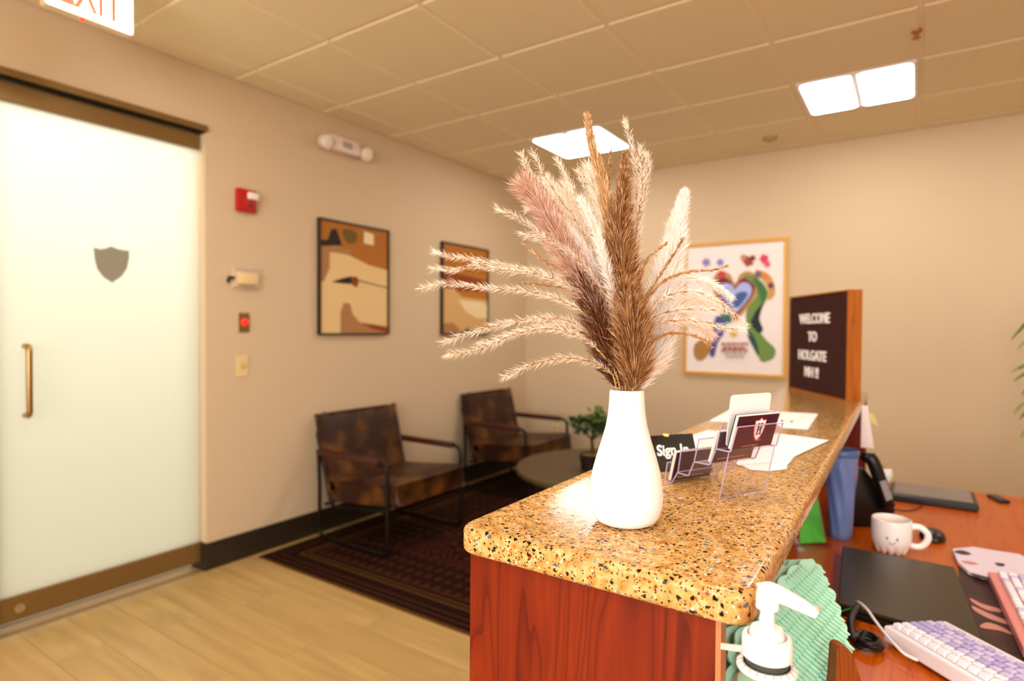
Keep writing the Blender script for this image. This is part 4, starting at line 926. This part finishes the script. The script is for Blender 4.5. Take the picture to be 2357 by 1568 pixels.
obj('strap', MB().prism([s0+Vector((-.002, 0, .0035)), s0+Vector((-.002, 0, -.003)), s1+Vector((0, 0, -.003)), s1+Vector((0, 0, .0035))], (0, .0022, 0)), WHITE, rt, bevel=.0006)

# ------------------------------------------------------------------ rug, armchairs, table
RX0, RX1, RY0, RY1 = -3.2, -.75, 2.07, 4.95
RUG = rug_mat(RX1-RX0, RY1-RY0)
obj('rug', MB().box(RX0, RY0, .0005, RX1, RY1, .009), RUG, label='dark red patterned rug under the leather armchairs', cat='rug')

def armchair(y0, label):
    t = thing('armchair', (-2.87, y0+.34, .009), label, 'armchair', 'leather armchairs along the wall')
    z0 = .022; ya, yb = y0, y0+.68; R_ = .0125
    for y_ in (ya, yb):      # side loop: sled base, legs and arm
        loop = fillet([(-3.165, y_, .35), (-3.165, y_, z0), (-2.545, y_, z0), (-2.555, y_, .562), (-2.72, y_, .562)], .055)
        obj('side_frame', MB().tube(loop+[], R_, 10), BLACKM, t, smooth=True)
        obj('rear_leg', MB().tube([(-3.165, y_, .35), (-3.175, y_, .56)], R_, 10), BLACKM, t, smooth=True)
        arm = obj('armrest', MB().box(-3.18, y_-.019, .543, -2.62, y_+.019, .583), mat('dark_leather', '#3a1206', .45), t, bevel=.008, smooth=True, label='dark leather arm sleeve')
    # back frame: U behind the cushion, seat rails
    bf = fillet([(-2.56, ya+.03, .275), (-3.085, ya+.03, .215), (-3.235, ya+.03, .70), (-3.235, yb-.03, .70), (-3.085, yb-.03, .215), (-2.56, yb-.03, .275)], .05)
    obj('back_frame', MB().tube(bf, .011, 10), BLACKM, t, smooth=True)
    obj('cross_bar', MB().tube([(-2.56, ya, .275), (-2.56, yb, .275)], .011, 10), BLACKM, t, smooth=True)
    obj('cross_bar', MB().tube([(-3.11, ya, .235), (-3.11, yb, .235)], .011, 10), BLACKM, t, smooth=True)
    def cushion(name, L, Wd, th, M, seg=10):
        mb_ = MB(); nx, ny = 10, 10
        def pt_(i, j, s):
            u = i/nx*2-1; v = j/ny*2-1; e = (1-abs(u)**6)*(1-abs(v)**6); return M @ Vector((u*L/2, v*Wd/2, s*(th*.38+th*.14*e**.5)))
        vs = [pt_(i, j, s) for s in (1, -1) for i in range(nx+1) for j in range(ny+1)]; K = (nx+1)*(ny+1); fs = []
        for i in range(nx):
            for j in range(ny):
                a = i*(ny+1)+j; fs.append((a, a+ny+1, a+ny+2, a+1)); fs.append((K+a, K+a+1, K+a+ny+2, K+a+ny+1))
        ring = [(i, 0) for i in range(nx+1)]+[(nx, j) for j in range(1, ny+1)]+[(i, ny) for i in range(nx-1, -1, -1)]+[(0, j) for j in range(ny-1, 0, -1)]
        for k in range(len(ring)):
            a = ring[k][0]*(ny+1)+ring[k][1]; b2 = ring[(k+1) % len(ring)]; b2 = b2[0]*(ny+1)+b2[1]; fs.append((a, b2, K+b2, K+a))
        mb_.add(vs, fs); return obj(name, mb_, LEATHER, t, bevel=.012, smooth=True, seg=3)
    yc = (ya+yb)/2
    cushion('seat_cushion', .61, .63, .155, Matrix.Translation((-2.80, yc, .352)) @ Matrix.Rotation(-.10, 4, 'Y'))
    cushion('back_cushion', .50, .63, .11, Matrix.Translation((-3.135, yc, .555)) @ Matrix.Rotation(math.radians(90-14), 4, 'Y'))
    return t
ch = armchair(2.48, 'brown leather armchair with black tube frame, nearest the glass door')
def dup(o, parent=None, dy=0):
    c = o.copy(); C.objects.link(c); c.parent = parent
    if dy: c.location.y += dy
    for k in o.children: dup(k, c)
    return c
bpy.context.view_layer.update()
c2 = dup(ch, None, 1.50); c2['label'] = 'brown leather armchair with black tube frame, in the corner behind the round table'

TCx, TCy, TR, TZ = -1.66, 3.64, .63, .45
t = thing('coffee_table', (TCx, TCy, .009), 'low round dark coffee table beside the armchairs', 'table')
obj('tabletop', MB().lathe([(TR-.004, TZ-.030), (TR, TZ-.026), (TR, TZ-.004), (TR-.004, TZ)], (TCx, TCy, 0), 64), mat('dark_table_top', '#4a3a1c', .45), t, smooth=True)
obj('drum_base', MB().lathe([(.50, .010), (.50, TZ-.031)], (TCx, TCy, 0), 48), mat('dark_table_base', '#140a04', .6), t, smooth=True)
# bonsai
bc = Vector((-1.72, 3.60, TZ)); pc = at(1362, 1080, 'z', TZ); bc = Vector((pc.x, pc.y, TZ))
t = thing('potted_bonsai', bc, 'small bonsai with dark green leaves in a dark pot on the coffee table', 'potted plant')
obj('pot', MB().lathe([(.055, .001), (.072, .01), (.082, .09), (.085, .10), (.076, .10), (.072, .088), (.001, .088)], bc, 28), mat('dark_pot', '#1c100c', .4), t, smooth=True)
obj('soil', MB().lathe([(.073, .089), (.02, .098), (.001, .10)], bc, 20), mat('tan_moss', '#8a6a2a', .9), t)
cr = bc+Vector((0, 0, .30))
tr_ = obj('trunk', MB().tube(smoothpath([bc+Vector((0, 0, .085)), bc+Vector((.004, 0, .14)), bc+Vector((-.006, .01, .19)), bc+Vector((.01, .0, .24))], 4), [.016-.0006*i for i in range(13)], 8), mat('bark', '#3d2a14', .8), t, smooth=True)
for dx, dy_, dz_ in ((-.09, -.02, .29), (.07, .03, .30), (-.02, .06, .33), (.10, -.03, .26), (-.05, .0, .24)):
    obj('branch', MB().tube(smoothpath([bc+Vector((0, 0, .19)), bc+Vector((dx*.5, dy_*.5, (.19+dz_)/2)), bc+Vector((dx, dy_, dz_))], 4), [.008-.0006*i for i in range(9)], 6), MATS['bark'], t)
GL = leaf_like('dark_green_leaf', '#1f4416', .25, .4); GL2 = leaf_like('yellow_green_leaf', '#5a7a20', .3, .4)
def leaves(n, cen, rad, L, m, parent, name, **kw):
    mb_ = MB()
    for k in range(n):
        v = Vector(np.random.normal(size=3)); v.normalize(); p = Vector(cen)+Vector((v.x*rad[0], v.y*rad[1], v.z*rad[2]))*random.uniform(.3, 1)
        d = (v+Vector(np.random.normal(size=3))*.6).normalized(); sdir = d.cross(Vector(np.random.normal(size=3))).normalized()*L*.28; up = d.cross(sdir).normalized()*L*.08
        mb_.add([p, p+d*L*.4+sdir, p+d*L, p+d*L*.4-sdir, p+d*L*.45+up], [(0, 1, 4), (1, 2, 4), (2, 3, 4), (3, 0, 4)])
    return obj(name, mb_, m, parent, **kw)
leaves(230, bc+Vector((-.06, 0, .29)), (.10, .08, .055), .035, GL, t, 'foliage', kind='stuff')
leaves(160, bc+Vector((.04, .02, .31)), (.08, .07, .06), .035, GL, t, 'foliage', kind='stuff')
leaves(70, bc+Vector((.09, -.02, .255)), (.04, .05, .03), .03, GL, t, 'foliage', kind='stuff')
leaves(45, bc+Vector((.045, .0, .35)), (.07, .05, .05), .045, GL2, t, 'foliage', kind='stuff', label='lighter yellow-green leaves')

# plant at the right edge of the view
pb = Vector((.60, 4.55, 0)); t = thing('potted_tree', pb, 'tall potted plant with hanging green leaves at the right edge of view', 'potted plant')
obj('pot', MB().lathe([(.13, .001), (.15, .01), (.18, .30), (.17, .31), (.16, .28), (.001, .27)], pb, 32), mat('tan_pot', '#8a6a40', .6), t, smooth=True)
stem_pts = smoothpath([pb+Vector((0, 0, .26)), pb+Vector((.0, 0, .7)), pb+Vector((.03, 0, 1.1)), pb+Vector((.02, 0, 1.5))], 5)
obj('stem', MB().tube(stem_pts, .012, 8), mat('tan_stem', '#8f6c38', .7), t, smooth=True)
lm = {}
def big_leaf(L, Wd):
    P = [(0, 0), (.15, .5), (.4, 1), (.7, .7), (1, 0)]; mb_ = MB(); vs = []
    for u, w_ in P: vs += [(u*L, w_*Wd/2, -.10*L*u*u+.004*w_), (u*L, 0, -.10*L*u*u-.004), (u*L, -w_*Wd/2, -.10*L*u*u+.004*w_)]
    fs = [f for i in range(4) for f in ((3*i, 3*i+3, 3*i+4, 3*i+1), (3*i+1, 3*i+4, 3*i+5, 3*i+2))]
    return mb_.add(vs, fs)
lmesh = [mesh_from('leaf', big_leaf(.13, .05), leaf_like('plant_leaf_green', '#3d6a1c', .3, .4), smooth=True), mesh_from('leaf', big_leaf(.10, .042), leaf_like('plant_leaf_lime', '#86a02c', .3, .4), smooth=True)]
tgt = [(2331, 778, 0), (2345, 762, 0), (2333, 852, 1), (2338, 872, 0), (2350, 845, 0), (2338, 948, 1), (2350, 960, 0), (2352, 1005, 1), (2346, 800, 1), (2355, 905, 0)]
for (px, py, k) in tgt:
    tip = at(px-7, py, 'y', 4.5+random.uniform(-.15, .1)); d = Vector((-.75, -.15, -.65+random.uniform(-.2, .3))).normalized(); L = (.13, .10)[k]
    rot = d.to_track_quat('X', 'Z').to_euler(); raw('leaf', lmesh[k], t, (tip-d*L*.97)-pb, rot)
for k in range(60):
    v = Vector(np.random.normal(size=3)); v.normalize(); p = pb+Vector((.20+v.x*.16, v.y*.25, 1.25+v.z*.38)); d = (Vector((v.x, v.y, -.5))).normalized()
    raw('leaf', lmesh[k % 3 == 0], t, p-pb, d.to_track_quat('X', 'Z').to_euler())
for k in range(9):
    z_ = .9+.07*k; obj('branch', MB().tube(smoothpath([pb+Vector((.01, 0, z_)), pb+Vector((.10*math.cos(k*2.1)+.06, .12*math.sin(k*2.1), z_+.08)), pb+Vector((.18*math.cos(k*2.1)+.15, .2*math.sin(k*2.1), z_+.04))], 4), .004, 6), MATS['tan_stem'], t)

# ------------------------------------------------------------------ wall things
WX = XL
def wpoly(pts, x0, th): return MB().prism([at(x, y, 'x', x0) for x, y in pts], (th, 0, 0))
art_cols = {n: mat('art_'+n, c, .8) for n, c in dict(ochre='#a8671c', amber='#b5721f', cream='#e0bd84', sand='#d0a468', mauve='#a87648', black='#241c10', rust='#8a3c10', pale='#e8d0a0', olive='#6a5420').items()}
def art(name, y0, y1, z0, z1, label, shapes, bg):
    t = thing(name, (WX, (y0+y1)/2, z0), label, 'picture')
    f_ = .012; fr = MB().box(WX+.001, y0, z0, WX+.030, y0+f_, z1).box(WX+.001, y1-f_, z0, WX+.030, y1, z1).box(WX+.001, y0+f_, z0, WX+.030, y1-f_, z0+f_).box(WX+.001, y0+f_, z1-f_, WX+.030, y1-f_, z1)
    obj('frame', fr, mat('dark_walnut', '#2a1a0c', .4), t, bevel=.001)
    obj('canvas', MB().box(WX+.001, y0+f_, z0+f_, WX+.018, y1-f_, z1-f_), art_cols[bg], t)
    W_, H_ = y1-y0-2*f_, z1-z0-2*f_
    for k, (col, pts, sm) in enumerate(shapes):
        P = [Vector((WX+.0182+.0006*k, y0+f_+u*W_, z1-f_-v*H_)) for u, v in pts]
        if sm:
            P = smoothpath(P, 4, True)
            for p in P: p.y = min(max(p.y, y0+f_), y1-f_); p.z = min(max(p.z, z0+f_), z1-f_)
        obj('painted_shape', MB().prism(P, (.0005, 0, 0)), art_cols[col], t)
    return t
art('framed_painting', 2.538, 3.166, 1.316, 2.088, 'dark-framed abstract painting in ochre and cream, nearer the red fire alarm', [
    ('cream', [(0, .30), (.15, .27), (.4, .28), (.7, .35), (1, .38), (1, 1), (0, 1)], False),
    ('mauve', [(0, .26), (.13, .27), (.13, .42), (.06, .53), (0, .56)], False),
    ('black', [(0, .18), (.1, .17), (.15, .07), (.22, .06), (.3, .2), (.2, .21), (.08, .225), (0, .23)], False),
    ('olive', [(.32, .05), (.5, .06), (.5, .15), (.4, .17), (.33, .13)], True),
    ('mauve', [(0, .245), (.2, .21), (.45, .235), (.42, .275), (.15, .275), (0, .29)], False),
    ('pale', [(.62, .035), (.77, .05), (.77, .155), (.62, .15)], False),
    ('black', [(.15, .54), (.3, .50), (.42, .475), (.5, .49), (.48, .54), (.4, .545), (.25, .545)], False),
    ('rust', [(.44, .48), (.52, .48), (.53, .54), (.50, .57), (.44, .54)], True),
    ('black', [(.5, .497), (.8, .53), (1, .548), (1, .556), (.8, .538), (.5, .505)], False),
    ('mauve', [(.28, 1), (.28, .8), (.33, .72), (.41, .73), (.44, .82), (.55, .9), (1, .96), (1, 1)], False),
    ('rust', [(.55, .9), (.8, .92), (1, .94), (1, 1), (.75, .96)], False)], 'ochre')
art('framed_painting', 3.766, 4.411, 1.313, 2.086, 'dark-framed abstract painting in amber and cream, partly behind the grass tips', [
    ('ochre', [(0, .0), (1, 0), (1, .3), (0, .3)], False),
    ('rust', [(0, .3), (1, .36), (1, .5), (.3, .52), (0, .48)], False),
    ('sand', [(0, .5), (.25, .5), (.4, .58), (1, .6), (1, 1), (0, 1)], False),
    ('pale', [(.33, .62), (.9, .63), (1, .66), (1, .82), (.75, .82), (.5, .75)], False),
    ('black', [(.35, 1), (.55, .94), (.8, .97), (.85, 1)], False),
    ('mauve', [(0, 1), (0, .9), (.2, .88), (.35, .95), (.35, 1)], False)], 'amber')

# poster on the back wall
py0 = YB; t = thing('framed_poster', (-1.24, YB, .99), 'gold-framed poster of arms and a heart with flowers on the back wall', 'poster')
x0, x1, z0, z1 = -1.652, -.835, .99, 2.095; f_ = .026
fr = MB().box(x0, YB-.028, z0, x0+f_, YB-.001, z1).box(x1-f_, YB-.028, z0, x1, YB-.001, z1).box(x0+f_, YB-.028, z0, x1-f_, YB-.001, z0+f_).box(x0+f_, YB-.028, z1-f_, x1-f_, YB-.001, z1)
obj('frame', fr, mat('gold_frame', '#cf9a34', .4, metal=.2), t, bevel=.002)
obj('print', MB().box(x0+f_, YB-.014, z0+f_, x1-f_, YB-.001, z1-f_), mat('poster_white', '#efe2dc', .5), t)
lay = [0]
def pp(name, pts, colr, sm=True, par=None):
    lay[0] += 1; y_ = YB-.0145-.0004*lay[0]
    P = [at(1560+x/3.564, 520+y/3.564, 'y', YB-.015) for x, y in pts]
    for p in P: p.y = y_
    if sm: P = smoothpath(P, 4, True)
    return obj(name, MB().prism(P, (0, -.0003, 0)), mat('poster_'+colr.strip('#'), colr, .6), t)
HT = [(470, 470), (510, 400), (580, 370), (650, 420), (660, 520), (600, 640), (520, 740), (470, 790), (420, 730), (350, 640), (290, 540), (290, 430), (350, 370), (430, 400)]
pp('painted_hand', HT, '#b98a4c'); pp('painted_hand', [(470, 500), (515, 440), (580, 420), (630, 470), (620, 560), (560, 650), (500, 720), (470, 750), (430, 700), (360, 610), (310, 520), (320, 450), (370, 420), (430, 450)], '#7a2030')
pp('painted_heart', [(470, 520), (510, 475), (560, 465), (600, 495), (605, 550), (570, 610), (520, 670), (480, 700), (430, 650), (370, 590), (340, 530), (350, 485), (400, 470), (445, 485)], '#a9b4e6')
pp('painted_heart', [(480, 560), (540, 540), (575, 560), (540, 620), (490, 670), (450, 640)], '#3f5c92')
pp('painted_arm', [(540, 410), (620, 410), (700, 470), (740, 560), (700, 660), (640, 740), (660, 840), (720, 930), (800, 1010), (790, 1080), (740, 1110), (680, 1110), (640, 1000), (580, 880), (560, 780), (570, 680), (640, 580), (640, 500)], '#6d8a3c')
pp('painted_arm', [(640, 700), (700, 640), (670, 760), (700, 850), (660, 880), (600, 800), (620, 740)], '#10202c')
pp('painted_arm', [(570, 850), (620, 900), (660, 1000), (660, 1070), (620, 1000), (580, 920)], '#1a4a44')
pp('painted_arm', [(620, 430), (700, 480), (735, 560), (690, 640), (670, 560), (640, 490)], '#3e6e38')
pp('painted_hand', [(640, 360), (720, 380), (780, 440), (800, 540), (770, 600), (730, 600), (740, 520), (700, 450), (650, 400)], '#c79a52')
pp('painted_arm', [(400, 800), (380, 880), (330, 960), (300, 1070), (265, 1060), (260, 940), (290, 830), (320, 740), (380, 760)], '#4a4690')
pp('painted_arm', [(250, 820), (300, 800), (300, 900), (260, 1000), (220, 1010)], '#a86a7a')
pp('painted_hand', [(150, 960), (260, 920), (270, 1010), (220, 1090), (160, 1100), (130, 1040)], '#a87838')
pp('painted_arm', [(290, 560), (350, 620), (420, 720), (440, 790), (380, 780), (320, 680)], '#2c6a64')
for cx, cy, r_, colr in ((580, 290, 48, '#9c3a28'), (540, 260, 30, '#c08060'), (615, 265, 28, '#7a1c18'), (710, 270, 42, '#d83a5c'), (735, 315, 30, '#e0507a'), (235, 300, 38, '#9480c0'), (350, 300, 32, '#7a86d0'), (360, 400, 38, '#c83a3a'), (720, 410, 30, '#e07a1c'), (660, 400, 34, '#7c5a72'), (765, 490, 28, '#6a2c48'), (460, 880, 34, '#d8b050')):
    pp('painted_flower', [(cx+r_*math.cos(a)*(1.0 if k % 2 else .72), cy+r_*math.sin(a)*(1.0 if k % 2 else .72)) for k, a in enumerate([2*math.pi*j/10 for j in range(10)])], colr)
for yy, a_, b2, colr in ((968, 360, 580, '#a86a5c'), (1000, 372, 566, '#b05a50'), (1022, 358, 582, '#a86a5c'), (1050, 385, 560, '#9a9088'), (1075, 400, 545, '#8a8a80')):
    x_ = a_; hh = 11 if yy < 1040 else 6
    while x_ < b2-14:
        wl = random.choice((22, 34, 48)); pp('text_word', [(x_, yy-hh), (min(x_+wl, b2), yy-hh), (min(x_+wl, b2), yy+hh), (x_, yy+hh)], colr, False); x_ += wl+8

# alarm strobe
t = thing('fire_alarm', (WX, 2.03, 2.03), 'red fire alarm with a white strobe, high on the wall by the door', 'fire alarm')
obj('housing', MB().box(WX+.0005, 1.966, 2.035, WX+.035, 2.088, 2.168), RED, t, bevel=.008, smooth=True)
obj('strobe', MB().box(WX+.035, 2.022, 2.108, WX+.058, 2.088, 2.150), mat('clear_white', '#efe2d0', .15), t, bevel=.008, smooth=True, label='white strobe lens')
obj('sounder', MB().cyl((WX+.035, 2.045, 2.072), (WX+.037, 2.045, 2.072), .014), mat('dark_red_plastic', '#6e0c08', .4), t)
# thermostat in a clear guard
t = thing('thermostat', (WX, 2.03, 1.60), 'beige thermostat in a clear guard with a small dark lever, above the red button', 'thermostat')
obj('backplate', MB().box(WX+.0005, 1.950, 1.585, WX+.006, 2.125, 1.705), mat('offwhite_plate', '#d9c3a8', .5), t, bevel=.002)
obj('body', MB().box(WX+.006, 1.975, 1.612, WX+.040, 2.095, 1.680), ALMOND, t, bevel=.006, smooth=True)
obj('guard', MB().box(WX+.006, 1.955, 1.590, WX+.056, 2.118, 1.6000).box(WX+.006, 1.955, 1.695, WX+.056, 2.118, 1.701), ACRYL, t)
obj('lever', MB().box(WX+.01, 1.918, 1.640, WX+.022, 1.955, 1.656).box(WX+.01, 1.912, 1.618, WX+.022, 1.926, 1.640), BLACK, t, bevel=.002)
t = thing('exit_button', (WX, 2.022, 1.334), 'bronze wall plate with a glowing red button', 'button')
obj('plate', MB().box(WX+.0005, 1.990, 1.334, WX+.007, 2.055, 1.447), BRONZE, t, bevel=.002)
obj('button', MB().sphere((WX+.008, 2.022, 1.392), .021, 1, 20, 12), mat('glowing_red', '#ff2a20', .3, emit='#ff2018', es=.9), t, smooth=True)
t = thing('light_switch', (WX, 2.01, 1.069), 'almond light switch plate below the red button', 'switch')
obj('plate', MB().box(WX+.0005, 1.973, 1.072, WX+.006, 2.045, 1.198), ALMOND, t, bevel=.002)
obj('toggle', MB().box(WX+.006, 1.999, 1.118, WX+.010, 2.019, 1.152).box(WX+.008, 2.004, 1.132, WX+.020, 2.014, 1.146), mat('toggle_plastic', '#cfae70', .4), t, bevel=.001)
# emergency light
t = thing('emergency_light', (WX, 2.72, 2.53), 'white twin-head emergency light on the wall near the ceiling', 'emergency light')
EW = mat('emergency_white', '#e6cfc6', .4)
obj('body', MB().box(WX+.0005, 2.600, 2.545, WX+.075, 2.850, 2.640), EW, t, bevel=.010, smooth=True)
for y_ in (2.552, 2.895):
    hh = obj('lamp_head', MB().lathe([(.030, 0), (.042, .012), (.046, .055), (.046, .060)], (WX+.035, y_, 2.585), 24, (1, 0, -.25)), EW, t, smooth=True)
    obj('lamp_lens', MB().lathe([(.040, .0605), (.036, .066), (.001, .070)], (WX+.035, y_, 2.585), 24, (1, 0, -.25)), mat('clear_lamp_lens', '#e8dcc6', .1), hh, smooth=True)
obj('test_panel', MB().box(WX+.075, 2.690, 2.575, WX+.078, 2.770, 2.615), mat('grey_panel', '#a89a88', .5), t)
# outlet
t = thing('wall_outlet', (-2.92, YB, .33), 'almond wall outlet behind the corner armchair', 'outlet')
obj('plate', MB().box(-2.957, YB-.006, .315, -2.885, YB-.0005, .43), ALMOND, t, bevel=.002)
for z_ in (.35, .39): obj('socket', MB().box(-2.936, YB-.008, z_-.013, -2.906, YB-.006, z_+.013), mat('socket_plastic', '#c8a868', .4), t)
# exit sign
EX = -2.70; e0, e1 = at(105, 2, 'x', EX), at(305, 84, 'x', EX); ez = (e0.z+e1.z)/2
t = thing('exit_sign', (EX-.02, (e0.y+e1.y)/2, ez), 'lit exit sign hanging from the ceiling near the glass door', 'exit sign')
obj('housing', MB().prism([(EX-.045, p, q) for p, q in rrect(e0.y-.004, ez-.004, e1.y+.004, ez+.195, .01)], (.044, 0, 0)), mat('exit_housing', '#d8bc94', .4), t, bevel=.002)
fc = obj('lit_face', MB().prism([(EX-.001, p, q) for p, q in rrect(e0.y, ez, e1.y, ez+.190, .010)], (.004, 0, 0)), mat('exit_face', '#ffffff', .4, emit='#fff4dc', es=1.6), t, label='lit white face')
obj('lettering', text_mb('EXIT', .205, .001, .004, (0, 1, 0), (0, 0, 1), (EX+.0035, (e0.y+e1.y)/2, ez+.028), .52), mat('exit_red', '#e03a08', .5, emit='#ff5a00', es=.9), t, label='orange-red EXIT letters')
obj('canopy', MB().box(EX-.05, (e0.y+e1.y)/2-.06, ez+.195, EX+.005, (e0.y+e1.y)/2+.06, ZC-.0005), WHITE, t)
q = at(190, 45, 'x', EX-.01); obj('status_lamp', MB().sphere((EX-.012, q.y, ez-.006), .008, 1, 12, 8), mat('led_red', '#ff3020', .3, emit='#ff3018', es=1.2), t)
# sprinkler and vent
q = at(2110, 72, 'z', ZC); obj('sprinkler_head', MB().lathe([(.022, -.002), (.020, -.010), (.009, -.014), (.009, -.032), (.018, -.034), (.018, -.037)], (q.x, q.y, ZC+.004), 16), mat('sprinkler_bronze', '#a5602c', .4, metal=.4), label='small bronze sprinkler head on the ceiling', cat='sprinkler')
q = at(1772, 316, 'z', ZC); obj('smoke_sensor', MB().lathe([(.050, 0), (.050, -.012), (.035, -.022), (.001, -.024)], (q.x, q.y, ZC-.0005), 24), mat('sensor_tan', '#b59868', .6), smooth=True, label='small round sensor on the ceiling near the back wall', cat='sensor')
